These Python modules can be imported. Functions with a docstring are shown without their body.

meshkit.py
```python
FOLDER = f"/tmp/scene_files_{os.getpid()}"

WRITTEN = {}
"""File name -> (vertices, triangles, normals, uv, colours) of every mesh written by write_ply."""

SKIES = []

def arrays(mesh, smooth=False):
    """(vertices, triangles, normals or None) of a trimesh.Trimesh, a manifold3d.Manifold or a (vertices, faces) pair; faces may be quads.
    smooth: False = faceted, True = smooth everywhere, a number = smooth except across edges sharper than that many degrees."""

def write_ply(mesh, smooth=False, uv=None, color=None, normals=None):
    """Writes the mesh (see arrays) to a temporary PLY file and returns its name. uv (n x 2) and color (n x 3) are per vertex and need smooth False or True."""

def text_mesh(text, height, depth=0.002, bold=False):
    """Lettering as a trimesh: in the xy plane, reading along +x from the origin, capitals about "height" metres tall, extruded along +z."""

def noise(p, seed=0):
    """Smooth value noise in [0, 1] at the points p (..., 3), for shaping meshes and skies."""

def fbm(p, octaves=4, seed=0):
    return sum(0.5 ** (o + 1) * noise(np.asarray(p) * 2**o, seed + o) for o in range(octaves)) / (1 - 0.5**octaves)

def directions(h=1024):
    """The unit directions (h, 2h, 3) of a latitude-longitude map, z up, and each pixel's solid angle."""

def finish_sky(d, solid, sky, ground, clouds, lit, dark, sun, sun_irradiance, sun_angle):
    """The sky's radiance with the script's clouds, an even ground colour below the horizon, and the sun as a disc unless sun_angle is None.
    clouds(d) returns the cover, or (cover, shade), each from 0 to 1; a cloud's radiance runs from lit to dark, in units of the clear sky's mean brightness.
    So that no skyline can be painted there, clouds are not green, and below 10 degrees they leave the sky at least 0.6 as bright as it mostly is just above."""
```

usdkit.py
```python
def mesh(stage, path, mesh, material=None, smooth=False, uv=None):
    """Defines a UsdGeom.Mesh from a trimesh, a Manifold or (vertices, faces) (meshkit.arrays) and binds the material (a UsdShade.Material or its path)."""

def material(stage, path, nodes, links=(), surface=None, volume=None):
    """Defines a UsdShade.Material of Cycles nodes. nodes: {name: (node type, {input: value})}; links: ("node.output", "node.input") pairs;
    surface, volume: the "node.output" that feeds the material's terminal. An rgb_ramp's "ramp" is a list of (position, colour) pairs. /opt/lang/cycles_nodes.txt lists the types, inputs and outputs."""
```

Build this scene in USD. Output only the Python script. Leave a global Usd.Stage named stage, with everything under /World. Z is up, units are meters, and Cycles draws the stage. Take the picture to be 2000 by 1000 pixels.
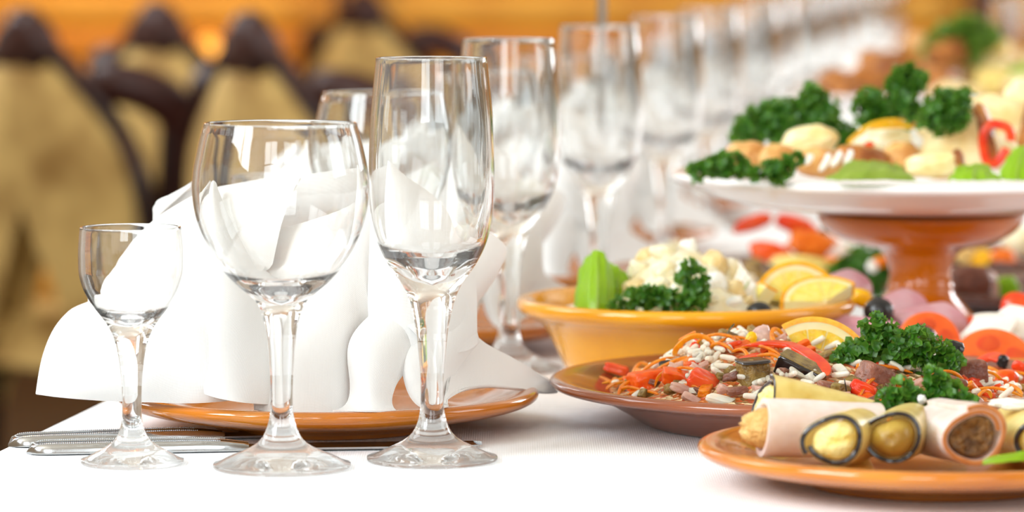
import math, random
import numpy as np
import trimesh
import usdkit, meshkit
from scipy.interpolate import PchipInterpolator, CubicSpline, RectBivariateSpline
from pxr import Gf, Sdf, Usd, UsdGeom, UsdLux, UsdShade, Vt

stage = Usd.Stage.CreateInMemory()
UsdGeom.SetStageUpAxis(stage, UsdGeom.Tokens.z)
UsdGeom.SetStageMetersPerUnit(stage, 1.0)
UsdGeom.Xform.Define(stage, '/World')

# ------------------------------------------------------------------ camera, light, exposure
TT = 0.75                      # height of the table top
F, HC = 7600.0, 0.253          # focal length in pixels of the 2000 px frame, eye above the table top
PITCH = math.atan(595.0 / F)
cam = UsdGeom.Camera.Define(stage, '/World/camera')
cam.AddTranslateOp().Set(Gf.Vec3d(0, 0, TT + HC))
cam.AddRotateXOp().Set(90.0 - math.degrees(PITCH))
cam.CreateHorizontalApertureAttr(36.0)
cam.CreateFocalLengthAttr(36.0 * F / 2000.0)
cam.CreateFStopAttr(7.2)
cam.CreateFocusDistanceAttr(1.985)
cam.CreateClippingRangeAttr(Gf.Vec2f(0.05, 200))
cam.CreateExposureAttr(-1.3)


def rect_light(name, pos, target, w, h, power, col=(1, 1, 1)):
    l = UsdLux.RectLight.Define(stage, '/World/' + name)
    d = Gf.Vec3d(*target) - Gf.Vec3d(*pos)
    m = Gf.Matrix4d().SetLookAt(Gf.Vec3d(*pos), Gf.Vec3d(*target), Gf.Vec3d(0, 0, 1)).GetInverse()
    l.AddTransformOp().Set(m)
    l.CreateWidthAttr(w); l.CreateHeightAttr(h)
    l.CreateIntensityAttr(power); l.CreateColorAttr(Gf.Vec3f(*col))
    return l


DAY = (0.86, 0.95, 1.0)
XL, XR, YF, ZC = -2.0, 3.5, -2.5, 3.3       # the room's walls and ceiling
# daylight through the tall windows: two in the left wall, two behind the camera, one to the right
WIN = [('left', 0.5, 2.4, 1.6, 1.6, 46), ('left', 3.1, 2.4, 1.6, 1.6, 18), ('front', -0.9, 2.2, 1.3, 1.8, 22), ('front', 1.3, 2.2, 1.5, 1.8, 10), ('right', 1.8, 2.2, 1.3, 1.8, 12), ('right', 6.2, 2.1, 1.8, 1.9, 44), ('left', 6.4, 2.2, 1.4, 1.8, 20)]
for k_, (side, c_, z_, w_, h_, pw) in enumerate(WIN):
    p_, d_ = {'left': ((XL + 0.02, c_, z_), (1, 0, 0)), 'right': ((XR - 0.02, c_, z_), (-1, 0, 0)), 'front': ((c_, YF + 0.02, z_), (0, 1, 0))}[side]
    rect_light(f'window_light_{k_ + 1}', p_, tuple(np.add(p_, d_)), w_, h_, pw, DAY)

# ------------------------------------------------------------------ naming and object helpers
USED = {}


def numbered(parent, name):
    k = USED.get((parent, name), 0)
    USED[(parent, name)] = k + 1
    return f'{parent}/{name}' if k == 0 else f'{parent}/{name}_{k:03d}'


def data(prim, label=None, cat=None, group=None, kind=None):
    for k, v in (('label', label), ('category', cat), ('group', group), ('kind', kind)):
        if v:
            prim.SetCustomDataByKey(k, v)
    return prim


def thing(name, label, cat, loc=(0, 0, 0), rz=0.0, group=None, kind=None):
    x = UsdGeom.Xform.Define(stage, numbered('/World', name))
    x.AddTranslateOp().Set(Gf.Vec3d(*map(float, loc)))
    if rz:
        x.AddRotateZOp().Set(float(rz))
    return data(x.GetPrim(), label, cat, group, kind)


def part(parent, name, mesh, mat, label=None, smooth=40, kind=None, normals=None):
    path = numbered(str(parent.GetPath()), name)
    m = usdkit.mesh(stage, path, mesh, mat, smooth=False if normals is not None else smooth)
    if normals is not None:
        m.CreateNormalsAttr(Vt.Vec3fArray.FromNumpy(normals.astype(np.float32)))
        m.SetNormalsInterpolation('vertex')
    return data(m.GetPrim(), label, None, None, kind)


def solo(name, mesh, mat, label, cat, pos=(0, 0, 0), group=None, smooth=40, kind=None):
    m = usdkit.mesh(stage, numbered('/World', name), mesh, mat, smooth=smooth)
    if tuple(pos) != (0, 0, 0):
        m.AddTranslateOp().Set(Gf.Vec3d(*map(float, pos)))
    return data(m.GetPrim(), label, cat, group, kind)


def copy(src, label, loc, rz=0.0, group=None, cat=None):
    name = src.GetName().split('_0')[0]
    x = UsdGeom.Xform.Define(stage, numbered('/World', name))
    x.AddTranslateOp().Set(Gf.Vec3d(*map(float, loc)))
    if rz or src.GetAttribute('xformOp:rotateZ'):
        x.AddRotateZOp().Set(float(rz))
    p = x.GetPrim()
    p.GetReferences().AddInternalReference(src.GetPath())
    p.SetInstanceable(True)
    return data(p, label, cat or src.GetCustomDataByKey('category'), group)


def structure(name, mesh, mat, parent=None, smooth=False):
    if parent is not None:
        return part(parent, name, mesh, mat, smooth=smooth)
    return solo(name, mesh, mat, None, None, kind='structure', smooth=smooth)


# ------------------------------------------------------------------ where a pixel of the photograph lies, at depth y
def at(px, py, y):
    up, r = -(py - 500.0) / F, (px - 1000.0) / F
    c, s = math.cos(PITCH), math.sin(PITCH)
    t = y / (c + up * s)
    return np.array([r * t, y, TT + HC + t * (up * c - s)])


def on_table(px, py, h=0.0):
    """the point of the plane h above the table top under a pixel"""
    up, r = -(py - 500.0) / F, (px - 1000.0) / F
    c, s = math.cos(PITCH), math.sin(PITCH)
    t = (h - HC) / (up * c - s)
    return np.array([r * t, t * (c + up * s), TT + h])


# ------------------------------------------------------------------ colours and materials
def lin(c):
    c = np.asarray(c, float) / 255.0
    return tuple(np.where(c <= 0.04045, c / 12.92, ((c + 0.055) / 1.055) ** 2.4))


LOOKS = '/World/Looks'
UsdGeom.Scope.Define(stage, LOOKS)


def mat(name, c1, c2=None, rough=0.5, scale=30, bump=0.0, bump_scale=None, detail=2, lo=0.35, hi=0.65, island=False, **kw):
    """principled surface whose colour runs from c1 to c2 with object-space noise"""
    c2 = c1 if c2 is None else c2
    n = {'tc': ('texture_coordinate', {}), 'n': ('noise_texture', {'scale': scale, 'detail': detail}),
         'r': ('rgb_ramp', {'ramp': [(0, lin(c1)), (lo, lin(c1)), (hi, lin(c2)), (1, lin(c2))]}),
         'p': ('principled_bsdf', {'roughness': rough, **kw})}
    l = [('tc.object', 'n.vector'), ('r.color', 'p.base_color')]
    if island:
        n['g'] = ('geometry', {})
        n['mx'] = ('math', {'math_type': 'multiply_add', 'value2': 0.6, 'value3': 0.2})
        n['ad'] = ('math', {'math_type': 'multiply_add', 'value2': 0.4, 'value3': 0.0})
        n['sm'] = ('math', {'math_type': 'add'})
        l += [('g.random_per_island', 'mx.value1'), ('n.fac', 'ad.value1'), ('mx.value', 'sm.value1'), ('ad.value', 'sm.value2'), ('sm.value', 'r.fac')]
        n['mx'] = ('math', {'math_type': 'multiply', 'value2': 0.6})
        n['ad'] = ('math', {'math_type': 'multiply', 'value2': 0.4})
    else:
        l.append(('n.fac', 'r.fac'))
    if bump:
        n['bn'] = ('noise_texture', {'scale': bump_scale or scale * 3, 'detail': 2})
        n['b'] = ('bump', {'strength': 1.0, 'distance': bump})
        l += [('tc.object', 'bn.vector'), ('bn.fac', 'b.height'), ('b.normal', 'p.normal')]
    return usdkit.material(stage, f'{LOOKS}/{name}', n, l, surface='p.BSDF')


def food(name, c1, c2=None, rough=0.35, scale=120, bump=0.0006, sss=0.25, rad=(1, 0.6, 0.4), **kw):
    return mat(name, c1, c2, rough, scale, bump, subsurface_weight=sss, subsurface_scale=0.004, subsurface_radius=rad, specular_ior_level=0.36, **kw)


def glazed(name, c1, c2, rough=0.12, scale=18, **kw):
    return mat(name, c1, c2, rough, scale, lo=0.3, hi=0.7, coat_weight=0.25, coat_roughness=0.06, **kw)


def leafy(name, c1, c2, scale=60, trans=0.35, rough=0.4, tint=None):
    n = {'tc': ('texture_coordinate', {}), 'n': ('noise_texture', {'scale': scale, 'detail': 3}), 'g': ('geometry', {}),
         'mx': ('math', {'math_type': 'multiply', 'value2': 0.55}), 'ad': ('math', {'math_type': 'multiply', 'value2': 0.45}), 'sm': ('math', {'math_type': 'add'}),
         'r': ('rgb_ramp', {'ramp': [(0, lin(c1)), (0.2, lin(c1)), (0.75, lin(c2)), (1, lin(c2))]}),
         'p': ('principled_bsdf', {'roughness': rough}), 't': ('translucent_bsdf', {'color': lin(tint or c2)}), 'm': ('mix_closure', {'fac': trans})}
    l = [('tc.object', 'n.vector'), ('g.random_per_island', 'mx.value1'), ('n.fac', 'ad.value1'), ('mx.value', 'sm.value1'), ('ad.value', 'sm.value2'), ('sm.value', 'r.fac'),
         ('r.color', 'p.base_color'), ('p.BSDF', 'm.closure1'), ('t.BSDF', 'm.closure2')]
    return usdkit.material(stage, f'{LOOKS}/{name}', n, l, surface='m.closure')


def cloth(name, col, scale, strength, rough=0.85, trans=0.0, sheen=0.1):
    """woven cloth: two crossed wave textures drive the bump"""
    n = {'tc': ('texture_coordinate', {}), 'w1': ('wave_texture', {'scale': scale, 'bands_direction': 'x', 'distortion': 0.6, 'detail': 1.0, 'detail_scale': 2.0}),
         'w2': ('wave_texture', {'scale': scale, 'bands_direction': 'y', 'distortion': 0.6, 'detail': 1.0, 'detail_scale': 2.0}),
         'a': ('math', {'math_type': 'add'}), 'b': ('bump', {'strength': strength, 'distance': 0.0004}),
         'p': ('principled_bsdf', {'roughness': rough, 'base_color': lin(col), 'sheen_weight': sheen, 'specular_ior_level': 0.2})}
    l = [('tc.object', 'w1.vector'), ('tc.object', 'w2.vector'), ('w1.fac', 'a.value1'), ('w2.fac', 'a.value2'), ('a.value', 'b.height'), ('b.normal', 'p.normal')]
    out = 'p.BSDF'
    if trans:
        n['t'] = ('translucent_bsdf', {'color': lin(col)})
        n['m'] = ('mix_closure', {'fac': trans})
        l += [('p.BSDF', 'm.closure1'), ('t.BSDF', 'm.closure2')]
        out = 'm.closure'
    return usdkit.material(stage, f'{LOOKS}/{name}', n, l, surface=out)


M = {}
for nm_, fac_ in (('bowl', 0.03), ('stem', 0.10), ('foot', 0.2)):
    M['glass_' + nm_] = usdkit.material(stage, f'{LOOKS}/clear_glass_{nm_}', {'p': ('principled_bsdf', {'base_color': (0.99, 1.0, 1.0), 'roughness': 0.0, 'ior': 1.5, 'transmission_weight': 1.0}), 't': ('transparent_bsdf', {'color': (0.99, 1.0, 1.0)}), 'm': ('mix_closure', {'fac': fac_})},
                                        [('p.BSDF', 'm.closure1'), ('t.BSDF', 'm.closure2')], surface='m.closure')
M['cloth'] = cloth('white_tablecloth', (246, 246, 248), 260, 0.2)
M['napkin'] = cloth('white_napkin', (250, 249, 247), 420, 0.18, trans=0.25)
M['honey'] = glazed('honey_glaze', (204, 126, 40), (184, 102, 30))
M['ochre'] = glazed('ochre_glaze', (236, 166, 22), (220, 144, 18), rough=0.16)
M['terracotta'] = glazed('terracotta_glaze', (150, 82, 48), (128, 66, 38), rough=0.16)
M['darkbrown'] = glazed('dark_brown_glaze', (96, 48, 28), (80, 38, 24))
M['rust'] = glazed('rust_glaze', (208, 112, 14), (186, 92, 10), rough=0.15)
M['porcelain'] = glazed('white_porcelain', (244, 242, 242), (240, 238, 238), rough=0.15)
M['steel'] = usdkit.material(stage, LOOKS + '/polished_steel', {'m': ('metallic_bsdf', {'color': (0.55, 0.57, 0.58), 'roughness': 0.18})}, [], surface='m.BSDF')
M['walnut'] = mat('mahogany', (62, 28, 20), (42, 19, 14), 0.42, 12, specular_ior_level=0.35)
M['upholstery'] = mat('gold_olive_brocade', (216, 180, 108), (156, 118, 58), 0.8, 9, lo=0.42, hi=0.62, detail=2)
M['floor'] = mat('dark_floor', (27, 18, 10), (20, 13, 8), 0.75, 3)


# ------------------------------------------------------------------ mesh helpers
def box(sx, sy, sz, c=(0, 0, 0)):
    b = trimesh.creation.box([sx, sy, sz]); b.apply_translation(c)
    return b


def cat_(ms):
    ms = [trimesh.Trimesh(*meshkit.arrays(m)[:2], process=False) if isinstance(m, tuple) else m for m in ms]
    return trimesh.util.concatenate(ms)


def rotm(rx=0, ry=0, rz=0):
    return trimesh.transformations.euler_matrix(*np.radians([rx, ry, rz]), 'sxyz')


def xf(m, rx=0, ry=0, rz=0, s=None, t=None):
    m = m.copy()
    if s is not None:
        m.vertices = m.vertices * np.asarray(s, float)
    m.apply_transform(rotm(rx, ry, rz))
    if t is not None:
        m.apply_translation(t)
    return m


def lathe(prof, seg=96, parts=None):
    """surface of revolution of (r, z) points with exact normals; parts: list of index ranges -> list of (mesh, normals)"""
    p = np.asarray(prof, float)
    d = np.gradient(p, axis=0)
    nn = np.stack([d[:, 1], -d[:, 0]], 1)
    nn /= np.linalg.norm(nn, axis=1, keepdims=True) + 1e-15
    a = np.arange(seg) * 2 * np.pi / seg
    out = []
    for i0, i1 in (parts or [(0, len(p))]):
        q, qn = p[i0:i1], nn[i0:i1]
        v = np.stack([q[:, None, 0] * np.cos(a), q[:, None, 0] * np.sin(a), np.repeat(q[:, 1:2], seg, 1)], -1)
        n = np.stack([qn[:, None, 0] * np.cos(a), qn[:, None, 0] * np.sin(a), np.repeat(qn[:, 1:2], seg, 1)], -1)
        k = len(q)
        i, j = np.meshgrid(np.arange(k - 1), np.arange(seg), indexing='ij')
        f = np.stack([i * seg + j, i * seg + (j + 1) % seg, (i + 1) * seg + (j + 1) % seg, (i + 1) * seg + j], -1).reshape(-1, 4)
        f = np.vstack([f[:, [0, 1, 2]], f[:, [0, 2, 3]]])
        v = v.reshape(-1, 3)
        tri = v[f]
        ok = np.linalg.norm(np.cross(tri[:, 1] - tri[:, 0], tri[:, 2] - tri[:, 0]), axis=1) > 1e-14
        out.append((trimesh.Trimesh(v, f[ok], process=False), n.reshape(-1, 3)))
    return out if parts else out[0]


def rounded(pts, n=3):
    """Chaikin corner cutting of an open polyline"""
    p = np.asarray(pts, float)
    for _ in range(n):
        a, b = p[:-1], p[1:]
        q = np.empty((2 * len(a), 2))
        q[0::2], q[1::2] = 0.75 * a + 0.25 * b, 0.25 * a + 0.75 * b
        p = np.vstack([p[:1], q, p[-1:]])
    return p


def frames(path):
    p = np.asarray(path, float)
    t = np.gradient(p, axis=0)
    t /= np.linalg.norm(t, axis=1, keepdims=True) + 1e-12
    u = np.cross(t[0], [0, 0, 1.0])
    if np.linalg.norm(u) < 0.1:
        u = np.cross(t[0], [1.0, 0, 0])
    us = []
    for k in range(len(p)):
        u = u - t[k] * np.dot(u, t[k])
        u /= np.linalg.norm(u) + 1e-12
        us.append(u)
    us = np.array(us)
    return p, t, us, np.cross(t, us)


def sweep(path, section, scale=None, twist=None, caps=True):
    """closed 2-D section (k x 2) swept along a path; scale: per-point factor, twist: per-point angle"""
    p, t, u, w = frames(path)
    sec = np.asarray(section, float)
    k, m = len(p), len(sec)
    sc = np.ones(k) if scale is None else np.broadcast_to(scale, (k,))
    tw = np.zeros(k) if twist is None else np.asarray(twist, float)
    ca, sa = np.cos(tw)[:, None], np.sin(tw)[:, None]
    x = (sec[None, :, 0] * ca - sec[None, :, 1] * sa) * sc[:, None]
    y = (sec[None, :, 0] * sa + sec[None, :, 1] * ca) * sc[:, None]
    v = p[:, None] + x[..., None] * u[:, None] + y[..., None] * w[:, None]
    i, j = np.meshgrid(np.arange(k - 1), np.arange(m), indexing='ij')
    f = np.stack([i * m + j, i * m + (j + 1) % m, (i + 1) * m + (j + 1) % m, (i + 1) * m + j], -1).reshape(-1, 4)
    f = np.vstack([f[:, [0, 1, 2]], f[:, [0, 2, 3]]])
    v = v.reshape(-1, 3)
    if caps:
        v = np.vstack([v, p[0], p[-1]])
        j = np.arange(m)
        f = np.vstack([f, np.stack([np.full(m, k * m), (j + 1) % m, j], 1), np.stack([np.full(m, k * m + 1), (k - 1) * m + j, (k - 1) * m + (j + 1) % m], 1)])
    r = trimesh.Trimesh(v, f, process=False)
    if r.volume < 0:
        r.invert()
    return r


def circ(r, n=10, ry=None):
    a = np.arange(n) * 2 * np.pi / n
    return np.stack([r * np.cos(a), (ry or r) * np.sin(a)], 1)


def rrect(w, h, r=0.3, n=3):
    """rounded rectangle section w x h"""
    r = r * min(w, h)
    pts = []
    for cx, cy, a0 in ((w / 2 - r, h / 2 - r, 0), (-w / 2 + r, h / 2 - r, 90), (-w / 2 + r, -h / 2 + r, 180), (w / 2 - r, -h / 2 + r, 270)):
        for k in range(n):
            a = math.radians(a0 + 90.0 * k / (n - 1))
            pts.append((cx + r * math.cos(a), cy + r * math.sin(a)))
    return np.array(pts)


def curve(pts, n=24):
    p = np.asarray(pts, float)
    if len(p) == 2:
        return p[0] + (p[1] - p[0]) * np.linspace(0, 1, n)[:, None]
    t = np.r_[0, np.cumsum(np.linalg.norm(np.diff(p, axis=0), axis=1))]
    return CubicSpline(t, p)(np.linspace(0, t[-1], n))


def grid_faces(a, b):
    i, j = np.meshgrid(np.arange(a - 1), np.arange(b - 1), indexing='ij')
    q = np.stack([i * b + j, (i + 1) * b + j, (i + 1) * b + j + 1, i * b + j + 1], -1).reshape(-1, 4)
    return np.vstack([q[:, [0, 1, 2]], q[:, [0, 2, 3]]])


def shell(V, th):
    """a grid of points (a, b, 3) as a sheet of thickness th"""
    a, b, _ = V.shape
    du, dv = np.gradient(V, axis=0), np.gradient(V, axis=1)
    n = np.cross(du, dv)
    n /= np.linalg.norm(n, axis=2, keepdims=True) + 1e-12
    th = np.asarray(th)
    top, bot = (V + n * th / 2).reshape(-1, 3), (V - n * th / 2).reshape(-1, 3)
    f = grid_faces(a, b)
    N = a * b
    ring = np.r_[np.arange(b), np.arange(1, a) * b + b - 1, (a - 1) * b + np.arange(b - 2, -1, -1), np.arange(a - 2, 0, -1) * b]
    r2 = np.roll(ring, -1)
    side = np.vstack([np.stack([ring, r2, r2 + N], 1), np.stack([ring, r2 + N, ring + N], 1)])
    m = trimesh.Trimesh(np.vstack([top, bot]), np.vstack([f, f[:, ::-1] + N, side]), process=False)
    if m.volume < 0:
        m.invert()
    return m


def sheet(rows, nu=28, nv=36, th=0.0009, wob=0.0, seed=0):
    """rows: control points, each row a list of (x, y, z); bicubic surface as a thin shell"""
    C = np.asarray(rows, float)
    a, b = C.shape[:2]
    S = [RectBivariateSpline(np.linspace(0, 1, a), np.linspace(0, 1, b), C[:, :, k], kx=min(3, a - 1), ky=min(3, b - 1)) for k in range(3)]
    V = np.stack([s(np.linspace(0, 1, nu), np.linspace(0, 1, nv)) for s in S], -1)
    if wob:
        V = V + wob * (np.stack([meshkit.fbm(V * 30 + k * 9.1, 3, seed + k) for k in range(3)], -1) - 0.5)
    return shell(V, th)


def blob(r, amp=0.15, freq=1.5, seed=0, sub=3, oct=3):
    """lumpy ellipsoid; r: radii"""
    m = trimesh.creation.icosphere(sub, 1.0)
    v = np.array(m.vertices)
    d = 1 + amp * (meshkit.fbm(v * freq + seed * 3.7, oct, seed) - 0.5) * 2
    m.vertices = v * d[:, None] * np.asarray(r, float)
    return m


def chunk(dims, amp=0.1, freq=2.0, seed=0, power=5.0, sub=3):
    """rough-cut block: a superellipsoid with noise"""
    m = trimesh.creation.icosphere(sub, 1.0)
    v = np.array(m.vertices)
    l = (np.abs(v) ** power).sum(1) ** (1 / power)
    v = v / l[:, None]
    v = v * (1 + amp * (meshkit.fbm(v * freq + seed * 2.3, 3, seed) - 0.5) * 2)[:, None]
    # skew
    rng = random.Random(seed)
    v[:, 0] += v[:, 1] * rng.uniform(-0.25, 0.25)
    v[:, 1] += v[:, 2] * rng.uniform(-0.2, 0.2)
    m.vertices = v * np.asarray(dims, float) / 2
    return m

# ------------------------------------------------------------------ the room
WALL = [mat(f'honey_log_{k}', c1, c2, 0.45, 5, lo=0.3, hi=0.7) for k, (c1, c2) in enumerate([((226, 150, 36), (204, 122, 24)), ((234, 172, 60), (210, 142, 40)), ((212, 132, 34), (184, 106, 24))])]
M['beam'] = mat('dark_beam', (92, 50, 24), (70, 36, 18), 0.5, 6)
YB = 10.2
wall = stage.DefinePrim('/World/wall_back', 'Xform'); data(wall, kind='structure')
rng = random.Random(4)
zz, k = 0.0, 0
while zz < ZC - 0.05:
    h = 0.085 + 0.02 * rng.random()
    a = np.arange(12) * 2 * np.pi / 12
    sec = np.stack([0.03 * np.cos(a), h / 2 * np.sign(np.sin(a)) * np.abs(np.sin(a)) ** 0.6], 1)
    lg = sweep(curve([(XL, YB, zz + h / 2), (XR, YB, zz + h / 2)], 6), sec)
    structure('log', lg, WALL[rng.randrange(3)], wall, smooth=40)
    zz += h - 0.004; k += 1
structure('log_backing', box(XR - XL, 0.02, ZC, ((XL + XR) / 2, YB + 0.03, ZC / 2)), M['beam'], wall)
XM, YM = (XL + XR) / 2, (YF + YB) / 2
structure('floor', box(XR - XL, YB - YF, 0.05, (XM, YM, -0.025)), M['floor'])
M['plaster'] = mat('warm_plaster', (186, 164, 138), (176, 152, 124), 0.8, 2)
M['ceiling'] = mat('cream_ceiling', (214, 202, 186), (208, 194, 176), 0.9, 2)
M['frame'] = mat('window_frame_wood', (120, 74, 40), (98, 58, 30), 0.4, 8)
structure('ceiling', box(XR - XL, YB - YF, 0.04, (XM, YM, ZC + 0.02)), M['ceiling'])
structure('wall_left', box(0.04, YB - YF, ZC, (XL - 0.02, YM, ZC / 2)), M['plaster'])
structure('wall_right', box(0.04, YB - YF, ZC, (XR + 0.02, YM, ZC / 2)), M['plaster'])
structure('wall_front', box(XR - XL, 0.04, ZC, (XM, YF - 0.02, ZC / 2)), M['plaster'])
for k_, (side, c_, z_, w_, h_, pw) in enumerate(WIN):          # frame and glazing bars of each window, standing just before its daylight
    bars = [box(w_ + 0.16, 0.05, 0.08, (0, 0, s_ * (h_ / 2 + 0.04))) for s_ in (-1, 1)] + [box(0.08, 0.05, h_, (s_ * (w_ / 2 + 0.04), 0, 0)) for s_ in (-1, 1)]
    bars += [box(0.05, 0.04, h_, (0, 0, 0)), box(w_, 0.04, 0.05, (0, 0, h_ * 0.15))]
    fr = cat_(bars)
    fr = xf(fr, 0, 0, 0 if side == 'front' else 90, t={'left': (XL + 0.05, c_, z_), 'right': (XR - 0.05, c_, z_), 'front': (c_, YF + 0.05, z_)}[side])
    structure('window_%d' % (k_ + 1), fr, M['frame'])
# dark posts against the back wall
for n_, px, w in ((1, 665, 0.03), (2, 1925, 0.075)):
    p0 = at(px, 10, YB - 0.12)
    structure('trim_%d' % n_, box(w, 0.08, ZC, (p0[0], p0[1], ZC / 2)), M['beam'])

# wall lamp: the warm glow behind the chairs
M['bulb'] = usdkit.material(stage, LOOKS + '/warm_bulb', {'e': ('emission', {'color': (1.0, 0.42, 0.06), 'strength': 6.0})}, [], surface='e.emission')
M['brass'] = usdkit.material(stage, LOOKS + '/brass', {'m': ('metallic_bsdf', {'color': (0.7, 0.5, 0.2), 'roughness': 0.3})}, [], surface='m.BSDF')
p0 = at(408, 98, YB - 0.14)
t = thing('wall_lamp', 'small round amber wall lamp glowing on the log wall between two chair tops', 'lamp', p0)
part(t, 'globe', blob((0.03, 0.03, 0.034), 0, sub=3), M['bulb'])
part(t, 'bracket', sweep(curve([(0, 0.11, -0.05), (0, 0.05, -0.055), (0, 0.0, -0.03)], 10), circ(0.006)), M['brass'])
warm = UsdLux.SphereLight.Define(stage, '/World/wall_lamp_light')
warm.AddTranslateOp().Set(Gf.Vec3d(p0[0] - 0.5, YB - 1.0, 1.9)); warm.CreateRadiusAttr(0.08); warm.CreateIntensityAttr(480); warm.CreateColorAttr(Gf.Vec3f(1.0, 0.62, 0.25))

# ------------------------------------------------------------------ the table
SL = 0.14                                  # the long table runs away to the right by this slope
def edge(y): return -0.262 + SL * (y - 1.97)
Y0, Y1, WID = 0.9, 8.0, 1.75
def slab(z0, z1, off=0.0):
    q = np.array([(edge(Y0) + off, Y0 + off), (edge(Y0) + WID - off, Y0 + off), (edge(Y1) + WID - off, Y1 - off), (edge(Y1) + off, Y1 - off)])
    v = np.vstack([np.c_[q, np.full(4, z0)], np.c_[q, np.full(4, z1)]])
    f = np.array([[0, 3, 2], [0, 2, 1], [4, 5, 6], [4, 6, 7], [0, 1, 5], [0, 5, 4], [1, 2, 6], [1, 6, 5], [2, 3, 7], [2, 7, 6], [3, 0, 4], [3, 4, 7]])
    return trimesh.Trimesh(v, f, process=False)
tb = thing('banquet_table', 'long wooden banquet table under the white cloth', 'table')
part(tb, 'tabletop', slab(TT - 0.032, TT - 0.0021, 0.004), M['walnut'], smooth=False)
for yy in (1.2, 4.4, 7.7):
    for o in (0.12, WID - 0.12):
        part(tb, 'leg', xf(trimesh.creation.cylinder(0.03, TT - 0.033, sections=16), t=(edge(yy) + o, yy, (TT - 0.033) / 2)), M['walnut'])
# cloth: the top, a rounded edge, and a drop on all sides
pts = []
outl = np.array([(edge(Y0), Y0), (edge(Y0) + WID, Y0), (edge(Y1) + WID, Y1), (edge(Y1), Y1)])
cen = outl.mean(0)
def ring(off, z, n=60, wav=0.0):
    r = []
    c = [outl[0] + (-off, -off), outl[1] + (off, -off), outl[2] + (off, off), outl[3] + (-off, off)]
    for k in range(4):
        a, b = np.array(c[k]), np.array(c[(k + 1) % 4])
        nrm = np.array([(b - a)[1], -(b - a)[0]]); nrm = nrm / np.linalg.norm(nrm)
        for s in np.arange(n) / n:
            r.append(np.r_[a + (b - a) * s + nrm * wav * math.sin(s * 70 + k), z])
    return np.array(r)
rings = [ring(-0.02, TT), ring(-0.004, TT), ring(0.0, TT - 0.0015), ring(0.003, TT - 0.006), ring(0.006, TT - 0.05, wav=0.002), ring(0.015, TT - 0.17, wav=0.007), ring(0.025, TT - 0.30, wav=0.012)]
nr = len(rings[0])
v = np.vstack(rings + [np.r_[cen, TT][None]])
f = []
for k in range(len(rings) - 1):
    j = np.arange(nr)
    q = np.stack([k * nr + j, (k + 1) * nr + j, (k + 1) * nr + (j + 1) % nr, k * nr + (j + 1) % nr], 1)
    f += [q[:, [0, 1, 2]], q[:, [0, 2, 3]]]
j = np.arange(nr)
f.append(np.stack([np.full(nr, len(v) - 1), j, (j + 1) % nr], 1))
cl = trimesh.Trimesh(v, np.vstack(f), process=False)
solo('tablecloth', cl, M['cloth'], 'white woven cloth covering the long banquet table', 'tablecloth', smooth=50)

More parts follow.
